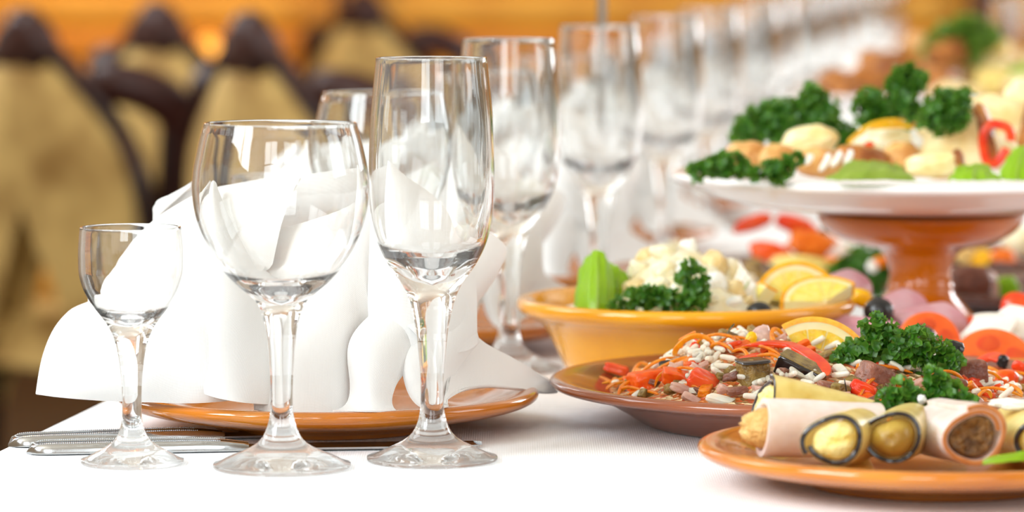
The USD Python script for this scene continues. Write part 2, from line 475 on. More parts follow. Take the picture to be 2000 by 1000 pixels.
# ------------------------------------------------------------------ chairs along the left side
bk = [(-0.165, 0.30), (-0.178, 0.44), (-0.190, 0.58), (-0.184, 0.68), (-0.150, 0.755), (-0.100, 0.805), (-0.055, 0.845), (0.0, 0.870), (0.055, 0.845), (0.100, 0.805), (0.150, 0.755), (0.184, 0.68), (0.190, 0.58), (0.178, 0.44), (0.165, 0.30)]
bk = np.array(bk)
oc = curve(np.c_[bk, np.zeros(len(bk))], 60)[:, :2]
def back_y(x, z): return -0.21 - 0.10 * (z - 0.46) + 0.35 * x * x
ch = thing('banquet_chair', 'mahogany chair with olive gold brocade back, nearest at the left edge', 'chair')
cy = []
for sgn in (-1, 1):
    rows = []
    for q in np.linspace(0.02, 1, 10):
        c = np.array([0, 0.64]); p = c + (oc - c) * q
        rows.append(np.c_[p[:, 0], back_y(p[:, 0], p[:, 1]) + sgn * (0.012 + 0.025 * (1 - q ** 4)), p[:, 1]])
    cy.append(rows)
V = np.array(cy[0] + cy[1][::-1])
fq = grid_faces(V.shape[0], V.shape[1])
part(ch, 'back_cushion', trimesh.Trimesh(V.reshape(-1, 3), fq[:, ::-1], process=False), M['upholstery'], smooth=True)
part(ch, 'back_frame', sweep(np.c_[oc[:, 0] * 1.06, back_y(oc[:, 0], oc[:, 1]), 0.46 + (oc[:, 1] - 0.46) * 1.035], circ(0.014, 10, 0.018)), M['walnut'])
cr = blob((0.078, 0.026, 0.052), 0.2, 3.0, 5, 3)
cv = np.array(cr.vertices); cv[:, 0] *= np.clip(0.80 - 0.34 * cv[:, 2] / 0.052, 0.2, 1.2); cr.vertices = cv
cr.apply_translation((0, back_y(0, 0.87), 0.874))
part(ch, 'crest', cr, M['walnut'])
for s in (-1, 1):
    arm = curve([(s * 0.115, -0.215, 0.815), (s * 0.175, -0.205, 0.815), (s * 0.205, -0.17, 0.79), (s * 0.212, -0.13, 0.73), (s * 0.205, -0.105, 0.64), (s * 0.195, -0.10, 0.54), (s * 0.19, -0.10, 0.44)], 40)
    part(ch, 'arm', sweep(arm, circ(0.026, 10, 0.032)), M['walnut'])
    wing = np.array([[np.array([s * 0.185, -0.19, 0.44]) * (1 - q) + np.array([s * 0.19, -0.10, 0.44]) * q, arm[int(8 + 31 * q * 0.5)] - (0, 0, 0.02)] for q in np.linspace(0, 1, 10)])
    part(ch, 'side_panel', shell(wing, 0.016), M['walnut'])
seat = chunk((0.42, 0.44, 0.09), 0.0, power=8, sub=4); seat.apply_translation((0, 0.0, 0.445))
part(ch, 'seat', seat, M['upholstery'], smooth=True)
for x, y in ((-0.165, -0.18), (0.165, -0.18), (-0.165, 0.18), (0.165, 0.18)):
    part(ch, 'leg', sweep(curve([(x, y, 0.41), (x * 1.03, y * 1.03, 0.2), (x * 1.1, y * 1.1, 0.0)], 12), circ(0.022, 10), scale=np.linspace(1.15, 0.7, 12)), M['walnut'])
CH = [(56, 5.5, -40, None), (312, 6.3, -40, 'mahogany chair with olive gold brocade back, second from the left edge'),
      (496, 5.2, -52, 'mahogany chair with olive gold brocade back, third from the left edge'),
      (712, 8.2, -38, 'dim olive chair back farthest away, above the second wine glass')]
for k, (px, y, rz, lab) in enumerate(CH):
    p = at(px, 20, y)
    a = math.radians(rz)
    # the crest stands 0.31 behind the chair's middle
    loc = (p[0] - 0.245 * math.sin(a), y + 0.245 * math.cos(a), 0)
    if k == 0:
        UsdGeom.Xformable(ch).GetOrderedXformOps()[0].Set(Gf.Vec3d(*loc)); UsdGeom.Xformable(ch).AddRotateZOp().Set(float(rz))
        ch.SetCustomDataByKey('group', 'chairs along the left side of the table')
    else:
        copy(ch, lab, loc, rz, 'chairs along the left side of the table')

# ------------------------------------------------------------------ glasses (profiles measured on the photograph)
def glass_profile(outer, y_base, scale, wall, y_in, in_r, foot_h=0.0022):
    """outer: (y px, half width px) from rim to foot; wall: metres; y_in: pixel row of the inside bottom"""
    o = np.array(outer, float)
    z = (y_base - o[:, 0]) / scale; r = o[:, 1] / scale
    fz = PchipInterpolator(o[:, 0], r)
    ys = np.concatenate([np.linspace(o[0, 0], o[-1, 0], 90)])
    oz, orr = (y_base - ys) / scale, fz(ys)
    from scipy.ndimage import gaussian_filter1d
    orr = np.r_[orr[:1], gaussian_filter1d(orr, 1.2, mode='nearest')[1:]]
    # inside, from rim down to the bottom of the bowl
    iy = np.linspace(o[0, 0], y_in, 46)
    u = (iy - o[0, 0]) / (y_in - o[0, 0])
    ir = np.maximum(fz(iy) - wall * (1 + 0.5 * u ** 3), 0.0002)
    k = 0.90
    cap = in_r * np.sqrt(np.clip(1 - ((u - k) / (1 - k)).clip(0, 1) ** 2, 0, 1))
    ir = np.where(u > k, np.minimum(ir, np.maximum(cap * 1.0, 0)), ir)
    ir = gaussian_filter1d(ir, 1.0, mode='nearest'); ir[-1] = 0.0
    iz = (y_base - iy) / scale
    ins = np.c_[ir, iz][::-1]                                  # bottom centre up to the rim
    rim = [(ir[0] + wall * (0.5 - 0.5 * math.cos(q)), iz[0] + wall * 0.5 * math.sin(q)) for q in np.linspace(0.4, math.pi - 0.4, 6)]
    out = np.c_[orr, oz]
    R = orr[-1]
    foot = [(R + 0.0003, foot_h * 0.55), (R, foot_h * 0.2), (R - 0.0008, 0.0), (R * 0.8, 0.0), (R * 0.55, 0.0009), (R * 0.3, 0.0011), (0, 0.0011)]
    out[:, 1] = np.maximum(out[:, 1], foot_h)
    prof = np.vstack([ins, rim, out[1:], foot])
    nb = len(ins) + len(rim)
    return prof, nb, o


def build_glass(name, label, cat, spec, loc, bowl_y, stem_y):
    prof, nb, o = glass_profile(*spec)
    y_base, scale = spec[1], spec[2]
    z1, z2 = (y_base - bowl_y) / scale, (y_base - stem_y) / scale
    zo = prof[nb:, 1]
    i1 = nb + int(np.argmax(zo < z1)); i2 = nb + int(np.argmax(zo < z2))
    prof = prof[::-1]                      # so that normals face outwards with this winding
    L = len(prof)
    rngs = [(L - 1 - i1, L), (L - 1 - i2, L - i1), (0, L - i2)]
    t = thing(name, label, cat, loc)
    for nm, (m, n) in zip(('bowl', 'stem', 'foot'), lathe(prof, 96, rngs)):
        part(t, nm, m, M['glass_' + nm], normals=n)
    return t


WINE = ([(244, 148.5), (262, 155), (300, 164), (340, 171.5), (370, 173.5), (410, 170), (450, 160), (490, 143), (520, 124), (545, 103), (565, 82), (580, 62), (592, 48), (605, 42), (620, 37), (650, 30), (700, 25.5), (760, 22), (805, 22), (830, 26), (850, 33), (868, 43), (880, 58), (890, 84), (900, 110), (908, 128), (914, 137), (917, 140)], 920.0, 4004.0, 0.00115, 588, 0.0098)
FLUTE = ([(122, 109), (160, 112.5), (200, 116.5), (250, 120.5), (300, 122.5), (350, 123.5), (400, 122), (440, 118), (480, 108), (510, 95), (535, 80), (552, 66), (566, 57), (580, 50), (600, 43), (620, 38), (650, 32), (700, 26.5), (755, 22.5), (800, 22.5), (826, 26), (848, 33), (864, 43), (876, 58), (886, 84), (895, 106), (902, 124), (907, 132), (910, 135)], 912.0, 3952.0, 0.00115, 552, 0.0122)
SHOT = ([(447, 99), (470, 101.5), (500, 103), (530, 102.5), (560, 96), (590, 82), (610, 68), (628, 54), (645, 43), (660, 36), (680, 30), (710, 24.5), (740, 21), (780, 19), (815, 19), (838, 22), (855, 28), (868, 37), (878, 50), (888, 70), (897, 87), (904, 98), (909, 104)], 911.0, 3972.0, 0.0011, 632, 0.0085)
ZG = TT + 0.0004
P_WINE, P_FLUTE, P_SHOT = (-0.1129, 1.896, ZG), (-0.0397, 1.923, ZG), (-0.1880, 1.913, ZG)
wine = build_glass('wine_glass', 'round bowled stemmed wine glass in front of the nearest napkin', 'glass', WINE, P_WINE, 596, 842)
flute = build_glass('champagne_flute', 'tall clear champagne flute beside the wine glass at the nearest setting', 'glass', FLUTE, P_FLUTE, 574, 838)
shot = build_glass('liqueur_glass', 'small stemmed liqueur glass at the left front over the knife handles', 'glass', SHOT, P_SHOT, 650, 845)

# ------------------------------------------------------------------ plates
FLAT = [(0, 0.0042), (0.050, 0.0042), (0.053, 0.0), (0.060, 0.0), (0.063, 0.004), (0.085, 0.0078), (0.103, 0.0115), (0.1105, 0.0145), (0.1128, 0.0175), (0.1110, 0.0208), (0.105, 0.0208), (0.096, 0.0185), (0.086, 0.0150), (0.077, 0.0110), (0.068, 0.0090), (0, 0.0085)]
def plate_part(t, prof, m, name='dish', k=3, s=1.0, label=None):
    mm, n = lathe(rounded(np.array(prof) * s, k), 128)
    return part(t, name, mm, m, label, normals=n)
charger = thing('charger_plate', 'honey brown glazed stoneware plate under the nearest napkin', 'plate', (-0.0981, 2.062, TT))
plate_part(charger, FLAT, M['honey'])

# ------------------------------------------------------------------ napkin, folded, laid open on the plate (local to the plate's middle)
PC = np.array([-0.0981, 2.062, TT])
def Q(rows): return [[at(*p) - PC for p in r] for r in rows]
S = []
# left lobe: rolls over from the front hem to the back
S.append(sheet(Q([[(70, 770, 2.015), (160, 779, 2.0), (260, 783, 1.985), (350, 786, 1.975), (430, 784, 1.975), (500, 775, 1.99)],
                  [(78, 722, 2.02), (165, 720, 1.992), (265, 715, 1.972), (350, 710, 1.966), (430, 705, 1.970), (500, 690, 1.985)],
                  [(100, 655, 2.03), (180, 650, 2.005), (275, 630, 1.985), (350, 610, 1.98), (430, 590, 1.985), (510, 580, 2.0)],
                  [(143, 604, 2.055), (200, 585, 2.045), (285, 555, 2.035), (360, 520, 2.03), (440, 500, 2.03), (520, 490, 2.04)],
                  [(175, 625, 2.085), (235, 610, 2.08), (310, 590, 2.075), (380, 570, 2.07), (450, 550, 2.07), (530, 540, 2.07)]]), wob=0.001, seed=1))
# inner rolled hem beside the small glass, running up to the tall back sheet
S.append(sheet(Q([[(182, 600, 2.06), (250, 620, 2.03), (340, 650, 2.01), (420, 700, 1.995), (500, 792, 1.98)],
                  [(178, 575, 2.065), (240, 560, 2.035), (330, 560, 2.015), (420, 590, 2.005), (510, 660, 1.995)],
                  [(213, 530, 2.075), (290, 490, 2.05), (370, 480, 2.03), (450, 490, 2.02), (530, 520, 2.02)],
                  [(262, 470, 2.085), (330, 430, 2.065), (410, 415, 2.05), (480, 410, 2.045), (560, 410, 2.045)],
                  [(302, 438, 2.10), (375, 385, 2.085), (440, 366, 2.08), (500, 360, 2.075), (590, 350, 2.075)]]), wob=0.0008, seed=2))
# tall back sheet with the folded-over corner at its left
S.append(sheet(Q([[(310, 560, 2.12), (420, 600, 2.11), (540, 640, 2.10), (660, 640, 2.10), (790, 620, 2.10)],
                  [(306, 470, 2.115), (400, 470, 2.10), (530, 470, 2.09), (660, 460, 2.09), (790, 450, 2.095)],
                  [(306, 402, 2.12), (372, 372, 2.105), (520, 352, 2.095), (640, 338, 2.095), (742, 324, 2.10)]]), wob=0.0008, seed=3))
S.append(sheet(Q([[(300, 445, 2.11), (305, 425, 2.10), (330, 400, 2.10), (372, 362, 2.10)],
                  [(302, 425, 2.125), (308, 405, 2.12), (335, 385, 2.12), (374, 358, 2.115)],
                  [(303, 415, 2.14), (310, 396, 2.138), (345, 376, 2.135), (380, 356, 2.13)],
                  [(305, 425, 2.15), (315, 410, 2.15), (350, 390, 2.148), (385, 372, 2.14)]]), th=0.0012))
# front fold seen through the wine glass: a cone with its tip at (395, 357)
S.append(sheet(Q([[(392, 357, 2.06), (384, 390, 2.04), (380, 470, 2.01), (385, 600, 1.985), (400, 770, 1.968)],
                  [(397, 355, 2.055), (402, 400, 2.028), (415, 490, 1.995), (440, 620, 1.972), (470, 786, 1.962)],
                  [(402, 358, 2.058), (425, 420, 2.032), (460, 510, 2.0), (500, 640, 1.982), (530, 790, 1.976)],
                  [(405, 364, 2.065), (440, 430, 2.045), (490, 520, 2.02), (530, 640, 2.0), (560, 790, 1.992)]]), wob=0.0006, seed=4))
# broad front apron between wine glass and flute
S.append(sheet(Q([[(470, 460, 2.06), (520, 455, 2.055), (590, 440, 2.05), (660, 420, 2.05), (725, 400, 2.055)],
                  [(480, 560, 2.03), (540, 550, 2.022), (610, 535, 2.015), (680, 520, 2.02), (740, 510, 2.03)],
                  [(490, 660, 2.005), (550, 665, 1.99), (620, 660, 1.985), (680, 640, 1.995), (730, 620, 2.01)],
                  [(495, 760, 1.985), (550, 775, 1.972), (610, 780, 1.968), (665, 770, 1.975), (700, 740, 1.99)],
                  [(498, 800, 1.978), (555, 806, 1.964), (610, 806, 1.960), (668, 803, 1.964), (700, 792, 1.975)]]), wob=0.001, seed=5))
# the fold behind the flute: tip (745, 322), edge falling to the right
S.append(sheet(Q([[(742, 322, 2.065), (728, 400, 2.045), (722, 500, 2.025), (720, 600, 2.01), (730, 680, 2.0)],
                  [(750, 322, 2.06), (760, 400, 2.035), (770, 500, 2.012), (775, 600, 1.997), (780, 690, 1.988)],
                  [(790, 350, 2.06), (810, 420, 2.035), (825, 510, 2.015), (830, 600, 2.0), (835, 690, 1.99)],
                  [(835, 378, 2.068), (860, 440, 2.045), (880, 520, 2.025), (885, 600, 2.01), (890, 690, 2.0)],
                  [(880, 420, 2.08), (905, 470, 2.06), (925, 530, 2.045), (930, 600, 2.03), (932, 670, 2.02)]]), wob=0.0008, seed=6))
# right lobe: a soft roll ending at (985, 490)
S.append(sheet(Q([[(890, 455, 2.075), (860, 520, 2.05), (820, 580, 2.025), (780, 640, 2.0)],
                  [(945, 452, 2.08), (910, 510, 2.05), (860, 575, 2.02), (800, 640, 1.99)],
                  [(985, 480, 2.09), (950, 530, 2.055), (890, 590, 2.02), (820, 660, 1.988)],
                  [(982, 505, 2.10), (958, 550, 2.07), (905, 605, 2.035), (840, 680, 2.0)],
                  [(972, 535, 2.11), (940, 580, 2.085), (900, 630, 2.055), (850, 700, 2.02)]]), wob=0.0006, seed=7))
# two scalloped front folds right of the apron
S.append(sheet(Q([[(800, 560, 2.02), (745, 600, 2.01), (700, 640, 1.995), (680, 690, 1.985), (685, 760, 1.975), (650, 803, 1.962)],
                  [(810, 600, 2.005), (765, 640, 1.99), (725, 680, 1.975), (705, 720, 1.966), (705, 770, 1.962), (690, 803, 1.955)],
                  [(830, 640, 2.0), (790, 680, 1.985), (755, 710, 1.972), (735, 745, 1.964), (730, 780, 1.960), (730, 804, 1.955)],
                  [(850, 680, 2.005), (815, 710, 1.99), (785, 735, 1.98), (770, 760, 1.972), (765, 785, 1.968), (775, 804, 1.962)]]), wob=0.0006, seed=8))
S.append(sheet(Q([[(900, 560, 2.03), (850, 620, 2.01), (810, 660, 1.995), (788, 700, 1.985), (795, 760, 1.975), (830, 797, 1.962)],
                  [(915, 600, 2.02), (870, 650, 2.0), (835, 690, 1.985), (815, 725, 1.976), (820, 765, 1.970), (845, 797, 1.960)],
                  [(928, 640, 2.02), (890, 680, 2.0), (862, 715, 1.988), (848, 745, 1.98), (850, 775, 1.974), (862, 796, 1.966)],
                  [(935, 668, 2.03), (905, 705, 2.012), (885, 735, 2.0), (875, 760, 1.992), (872, 780, 1.985), (876, 793, 1.975)]]), wob=0.0006, seed=9))
# the flat corner lying over the rim to the right
S.append(sheet(Q([[(925, 600, 2.06), (932, 660, 2.05), (990, 695, 2.06), (1045, 725, 2.075), (1088, 752, 2.09)],
                  [(900, 650, 2.03), (915, 700, 2.03), (975, 730, 2.045), (1035, 746, 2.07), (1088, 757, 2.09)],
                  [(880, 720, 2.0), (900, 745, 2.005), (960, 752, 2.03), (1025, 759, 2.06), (1088, 762, 2.09)],
                  [(872, 790, 1.975), (886, 770, 1.985), (945, 752, 2.02), (1020, 760, 2.057), (1086, 766, 2.09)]]), th=0.0016, wob=0.0005, seed=10))
nap = thing('folded_napkin', 'crisp white napkin folded loosely into lobes on the nearest plate', 'napkin', PC)
part(nap, 'cloth', cat_(S), M['napkin'], smooth=60)

# ------------------------------------------------------------------ knives
def make_knife(name, label, p_handle, p_tip):
    a, b = np.array(p_handle), np.array(p_tip)
    L = np.linalg.norm(b - a)
    t = thing(name, label, 'knife', a, math.degrees(math.atan2(b[1] - a[1], b[0] - a[0])))
    # handle: plan half-width along x, thickness, domed section
    xs = np.array([0, 0.0015, 0.005, 0.012, 0.03, 0.06, 0.085, 0.098, 0.106, 0.112])
    hw = PchipInterpolator(xs, [0.001, 0.0058, 0.0090, 0.0105, 0.0102, 0.0088, 0.0080, 0.0074, 0.0060, 0.0048])
    hh = PchipInterpolator(xs, [0.001, 0.0040, 0.0052, 0.0058, 0.0060, 0.0062, 0.0062, 0.0058, 0.0050, 0.0042])
    X = np.linspace(0, 0.112, 44)
    sec = np.array([(1, 0.12), (1, 0.55), (0.86, 0.9), (0.72, 1.0), (0.66, 0.9), (0.3, 0.86), (-0.3, 0.86), (-0.66, 0.9), (-0.72, 1.0), (-0.86, 0.9), (-1, 0.55), (-1, 0.12), (-0.8, 0), (0.8, 0)])
    V = np.stack([np.stack([np.full(len(sec), x), sec[:, 0] * hw(x), sec[:, 1] * hh(x)], 1) for x in X])
    m = len(sec)
    i, j = np.meshgrid(np.arange(len(X) - 1), np.arange(m), indexing='ij')
    f = np.stack([i * m + j, i * m + (j + 1) % m, (i + 1) * m + (j + 1) % m, (i + 1) * m + j], -1).reshape(-1, 4)
    v = np.vstack([V.reshape(-1, 3), [0, 0, 0.0005], [0.112, 0, 0.002]])
    j = np.arange(m); e = len(X) * m
    ff = np.vstack([f[:, [0, 1, 2]], f[:, [0, 2, 3]], np.stack([np.full(m, e), (j + 1) % m, j], 1), np.stack([np.full(m, e + 1), e - m + j, e - m + (j + 1) % m], 1)])
    hm = trimesh.Trimesh(v, ff, process=False)
    if hm.volume < 0: hm.invert()
    h = part(t, 'handle', hm, M['steel'], smooth=35)
    beads = []
    ico = trimesh.creation.icosphere(1, 0.00042)
    for s in (-1, 1):
        for x in np.arange(0.006, 0.098, 0.00105):
            b_ = ico.copy(); b_.apply_translation((x, s * 0.72 * hw(x), hh(x) + 0.0001)); beads.append(b_)
    for q in np.linspace(-0.85, 0.85, 12):
        b_ = ico.copy(); b_.apply_translation((0.006 - 0.0022 * math.cos(q * 1.6), q * 0.72 * float(hw(0.006)), float(hh(0.005)))); beads.append(b_)
    part(h, 'beading', cat_(beads), M['steel'], kind='stuff')
    # blade: thin, rounded tip
    xb = np.linspace(0.110, L, 30); u = (xb - 0.110) / (L - 0.110)
    top = 0.0045 + 0.0035 * np.minimum(1, u * 3); top = np.where(u > 0.85, top * np.sqrt(np.clip(1 - ((u - 0.85) / 0.15) ** 2, 0.0, 1)) + 0.0002, top)
    bot = np.where(u > 0.85, -0.008 * np.sqrt(np.clip(1 - ((u - 0.85) / 0.15) ** 2, 0, 1)) - 0.0002, -0.0045 - 0.0035 * np.minimum(1, u * 3))
    G = np.stack([np.c_[xb, top, np.full(30, 0.0022)], np.c_[xb, (top + bot) / 2, np.full(30, 0.0030)], np.c_[xb, bot, np.full(30, 0.0016)]])
    part(t, 'blade', shell(G, 0.0011), M['steel'], smooth=35)
    return t
kn1 = make_knife('table_knife', 'steel knife with beaded handle behind the liqueur glass foot, blade under the plate rim', on_table(52, 886, 0.0), on_table(940, 874, 0.0) )
kn2 = make_knife('table_knife', 'second steel knife with beaded handle, lying just behind the front one', on_table(16, 872, 0.0), on_table(800, 846, 0.0))

# ------------------------------------------------------------------ the settings repeated down the table
rng = random.Random(11)
ORD = ['nearest', 'second', 'third', 'fourth', 'fifth', 'sixth', 'seventh', 'eighth', 'ninth', 'tenth', 'eleventh', 'twelfth', 'thirteenth', 'fourteenth']
OFF = [(0.0, 0.0), (0.0377, 0.420), (0.1017, 0.821), (0.160, 1.227)]
for k in range(4, 14):
    OFF.append((0.160 + 0.058 * (k - 3) + rng.uniform(-0.006, 0.006), 1.227 + 0.41 * (k - 3) + rng.uniform(-0.02, 0.02)))
for k in range(1, 14):
    dx, dy = OFF[k]
    far = k >= 5
    o = ORD[k]
    def lab(near, away): return away if far else near
    def pos(p, j=0.004): return (p[0] + dx + rng.uniform(-j, j) * (k > 1), p[1] + dy + rng.uniform(-j, j) * (k > 1), p[2])
    where = f'at the {o} place setting from the front'
    copy(flute, f'tall champagne flute {where}', pos(P_FLUTE), group='champagne flutes in the row')
    copy(wine, f'round wine glass {where}', pos(P_WINE), group='wine glasses in the row')
    if k < 8:
        copy(shot, f'small liqueur glass {where}', pos(P_SHOT), group='liqueur glasses in the row')
    q = pos(tuple(PC), 0.002)
    if k < 8:
        c_ = copy(charger, f'brown glazed plate under the napkin {where}', q, group='charger plates in the row')
    copy(nap, f'white folded napkin on the plate {where}', q, group='folded napkins in the row')

# ------------------------------------------------------------------ serving dishes on the right
M['parsley'] = leafy('parsley_green', (46, 104, 20), (150, 194, 76), 150, 0.3, 0.38)
M['parsley_stem'] = leafy('parsley_stem_green', (84, 140, 54), (130, 176, 84), 80, 0.2, 0.4)
M['far_green'] = leafy('blurred_greens', (96, 136, 40), (160, 186, 84), 40, 0.3, 0.45)
M['lettuce'] = leafy('lettuce_green', (164, 206, 30), (200, 226, 80), 50, 0.45, 0.35, tint=(170, 214, 40))
M['lettuce_pale'] = leafy('pale_lettuce', (150, 180, 62), (204, 216, 128), 40, 0.4, 0.35)
M['rice'] = food('cooked_rice', (250, 232, 196), (252, 240, 212), 0.26, 300, 0.0, 0.5)
M['carrot'] = food('carrot_orange', (244, 130, 26), (228, 100, 14), 0.3, 250, 0.0003, 0.35, (1, 0.4, 0.1))
M['red_pepper'] = food('red_pepper', (222, 44, 20), (236, 74, 30), 0.16, 120, 0.0002, 0.35, (1, 0.25, 0.1))
M['orange_pepper'] = food('orange_pepper', (238, 96, 22), (226, 72, 16), 0.18, 150, 0.0004, 0.35, (1, 0.3, 0.1))
M['yellow_pepper'] = food('yellow_pepper', (248, 184, 20), (240, 160, 16), 0.18, 100, 0.0002, 0.35)
M['eggplant_flesh'] = food('cooked_eggplant', (150, 122, 62), (92, 70, 34), 0.3, 180, 0.0009, 0.3)
M['eggplant_skin'] = mat('eggplant_skin', (36, 24, 22), (20, 14, 16), 0.16, 80, 0.0003, coat_weight=0.4)
M['eggplant_slice'] = food('fried_eggplant_slice', (236, 208, 126), (208, 166, 78), 0.3, 70, 0.0006, 0.35, lo=0.42, hi=0.75)
M['eggplant_brown'] = food('browned_eggplant_slice', (190, 158, 70), (150, 116, 46), 0.3, 60, 0.0005, 0.3)
M['meat'] = food('boiled_meat', (140, 92, 74), (104, 62, 48), 0.38, 140, 0.0008, 0.25)
M['meat_pale'] = food('pale_ham_bit', (214, 168, 150), (190, 138, 122), 0.35, 120, 0.0005, 0.3)
M['onion'] = food('pink_onion', (196, 142, 136), (226, 190, 178), 0.15, 80, 0.0003, 0.4)
M['olive'] = mat('black_olive', (24, 26, 28), (34, 34, 34), 0.22, 40, 0.0001)
M['orange_rind'] = food('orange_rind', (252, 168, 12), (244, 146, 8), 0.3, 200, 0.0004, 0.3)
M['orange_pith'] = food('orange_pith', (252, 236, 176), (252, 226, 150), 0.5, 90, 0.0002, 0.4)
M['orange_flesh'] = food('orange_flesh', (252, 206, 40), (246, 182, 16), 0.14, 260, 0.0005, 0.45)
M['lemon_flesh'] = food('lemon_flesh', (253, 228, 120), (250, 212, 76), 0.14, 260, 0.0005, 0.45)
M['turkey'] = food('turkey_slice', (246, 224, 212), (238, 206, 190), 0.34, 90, 0.0003, 0.4)
M['turkey_edge'] = food('smoked_slice_edge', (214, 132, 70), (196, 112, 52), 0.34, 90, 0.0003, 0.3)
M['ham'] = food('pink_ham', (234, 176, 180), (222, 146, 154), 0.3, 60, 0.0003, 0.4)
M['ham_edge'] = food('red_ham_edge', (206, 96, 100), (196, 80, 88), 0.3, 60, 0.0003, 0.3)
M['tan_filling'] = food('tan_filling', (226, 184, 116), (204, 156, 88), 0.5, 220, 0.0012, 0.25)
M['brown_filling'] = food('brown_filling', (132, 92, 42), (86, 56, 26), 0.4, 220, 0.0015, 0.2)
M['egg_filling'] = food('pale_egg_filling', (248, 226, 150), (240, 206, 110), 0.4, 200, 0.0012, 0.4)
M['cream'] = food('creamy_salad', (250, 238, 206), (240, 218, 168), 0.35, 90, 0.0009, 0.4)
M['cream_white'] = food('mayonnaise_white', (253, 248, 236), (250, 240, 218), 0.25, 80, 0.0006, 0.4)
M['cream_tan'] = food('mushroom_cream', (238, 206, 150), (226, 186, 124), 0.35, 110, 0.0009, 0.4)
M['cheese'] = food('white_cheese', (252, 248, 236), (250, 240, 220), 0.4, 50, 0.0004, 0.4)
M['tomato'] = food('tomato_red', (232, 62, 32), (240, 92, 40), 0.14, 70, 0.0002, 0.35, (1, 0.25, 0.1))
M['tomato_orange'] = food('tomato_orange', (238, 104, 44), (232, 86, 30), 0.16, 70, 0.0002, 0.35, (1, 0.3, 0.1))
M['chicken'] = food('browned_chicken', (226, 176, 108), (190, 128, 62), 0.4, 70, 0.0008, 0.25)
M['chicken_white'] = food('white_chicken_meat', (250, 228, 178), (238, 204, 138), 0.42, 60, 0.0008, 0.35)
M['roast'] = food('roast_crust', (196, 128, 60), (132, 72, 32), 0.35, 60, 0.001, 0.2)
M['salad_base'] = usdkit.material(stage, LOOKS + '/mixed_rice_salad', {
    'tc': ('texture_coordinate', {}), 'v': ('voronoi_texture', {'scale': 330}), 's': ('separate_color', {}),
    'r': ('rgb_ramp', {'ramp': [(0, lin((226, 196, 150))), (0.35, lin((226, 196, 150))), (0.36, lin((206, 120, 56))), (0.55, lin((206, 120, 56))), (0.56, lin((150, 110, 66))), (0.8, lin((170, 120, 84))), (0.81, lin((196, 92, 52))), (1, lin((196, 92, 52)))], 'interpolate': False}),
    'b': ('bump', {'distance': 0.002}), 'p': ('principled_bsdf', {'roughness': 0.3})},
    [('tc.object', 'v.vector'), ('v.color', 's.color'), ('s.r', 'r.fac'), ('r.color', 'p.base_color'), ('v.distance', 'b.height'), ('b.normal', 'p.normal')], surface='p.BSDF')

DEEP = [(0, 0.004), (0.082, 0.004), (0.086, 0.0), (0.094, 0.0), (0.099, 0.003), (0.108, 0.0085), (0.118, 0.0140), (0.127, 0.0168), (0.138, 0.0184), (0.1445, 0.0202), (0.1458, 0.0230), (0.1430, 0.0256), (0.1370, 0.0250), (0.128, 0.0218), (0.118, 0.0168), (0.106, 0.0110), (0.092, 0.0085), (0, 0.0080)]
BOWL = [(0, 0.003), (0.055, 0.003), (0.058, 0), (0.066, 0), (0.070, 0.004), (0.076, 0.015), (0.082, 0.027), (0.089, 0.0335), (0.096, 0.0355), (0.1000, 0.0385), (0.1004, 0.0425), (0.0975, 0.0450), (0.092, 0.0440), (0.086, 0.0395), (0.079, 0.0300), (0.070, 0.0180), (0.052, 0.0110), (0, 0.0100)]
PLATTER = [(0, 0.0842), (0.068, 0.0842), (0.100, 0.0865), (0.132, 0.0915), (0.150, 0.0990), (0.1600, 0.1030), (0.1620, 0.1065), (0.1595, 0.1095), (0.154, 0.1085), (0.145, 0.1040), (0.132, 0.0985), (0.11, 0.0965), (0, 0.0960)]
PEDEST = [(0, 0.002), (0.044, 0.002), (0.046, 0), (0.051, 0), (0.0525, 0.0028), (0.047, 0.008), (0.036, 0.017), (0.026, 0.027), (0.0205, 0.034), (0.0218, 0.0365), (0.0205, 0.039), (0.0198, 0.045), (0.022, 0.054), (0.0265, 0.0600), (0.046, 0.0635), (0.059, 0.0690), (0.0655, 0.0765), (0.0672, 0.0838), (0, 0.0838)]

PLATTER = [(r_, z_ + 0.0032) for r_, z_ in PLATTER]
PEDEST = [(r_, z_ * 1.038) for r_, z_ in PEDEST]
BOWL = [(r_, z_ * 1.09) for r_, z_ in BOWL]
CD = np.array([0.1656, 2.08, TT]); CF = np.array([0.2004, 1.835, TT]); CB = np.array([0.103, 2.30, TT]); CA = np.array([0.2632, 2.50, TT]); CE = np.array([0.300, 2.325, TT])
def dish(name, label, cat, loc, prof, m, k=3, s=1.0):
    t = thing(name, label, cat, loc)
    plate_part(t, prof, m, 'dish', k, s)
    return t
dish('deep_plate', 'wide terracotta brown deep plate heaped with rice and vegetable salad', 'plate', CD, DEEP, M['terracotta'])
dish('serving_plate', 'honey brown glazed flat plate in the right foreground carrying stuffed rolls', 'plate', CF, FLAT, M['honey'])
dish('salad_bowl', 'ochre yellow glazed bowl with creamy salad and lemon', 'bowl', CB, BOWL, M['ochre'])
dish('serving_plate', 'brown glazed plate with pink ham, olives and tomato below the cake stand', 'plate', CE, FLAT, M['honey'])
def stand(label, loc):
    t = thing('cake_stand', label, 'cake stand', loc)
    plate_part(t, PLATTER, M['porcelain'], 'platter', label='white porcelain platter')
    plate_part(t, PEDEST, M['rust'], 'pedestal', 2, label='rust orange glazed pedestal')
    return t
stand('white platter raised on a rust orange pedestal, loaded with chicken and parsley', CA)
CG = np.array([0.445, 3.90, TT])
stand('blurred footed white platter far behind at the upper right, with roast meat', CG)
CFa, CH_, CI = np.array([0.226, 2.93, TT]), np.array([0.372, 2.715, TT]), np.array([0.415, 3.03, TT])
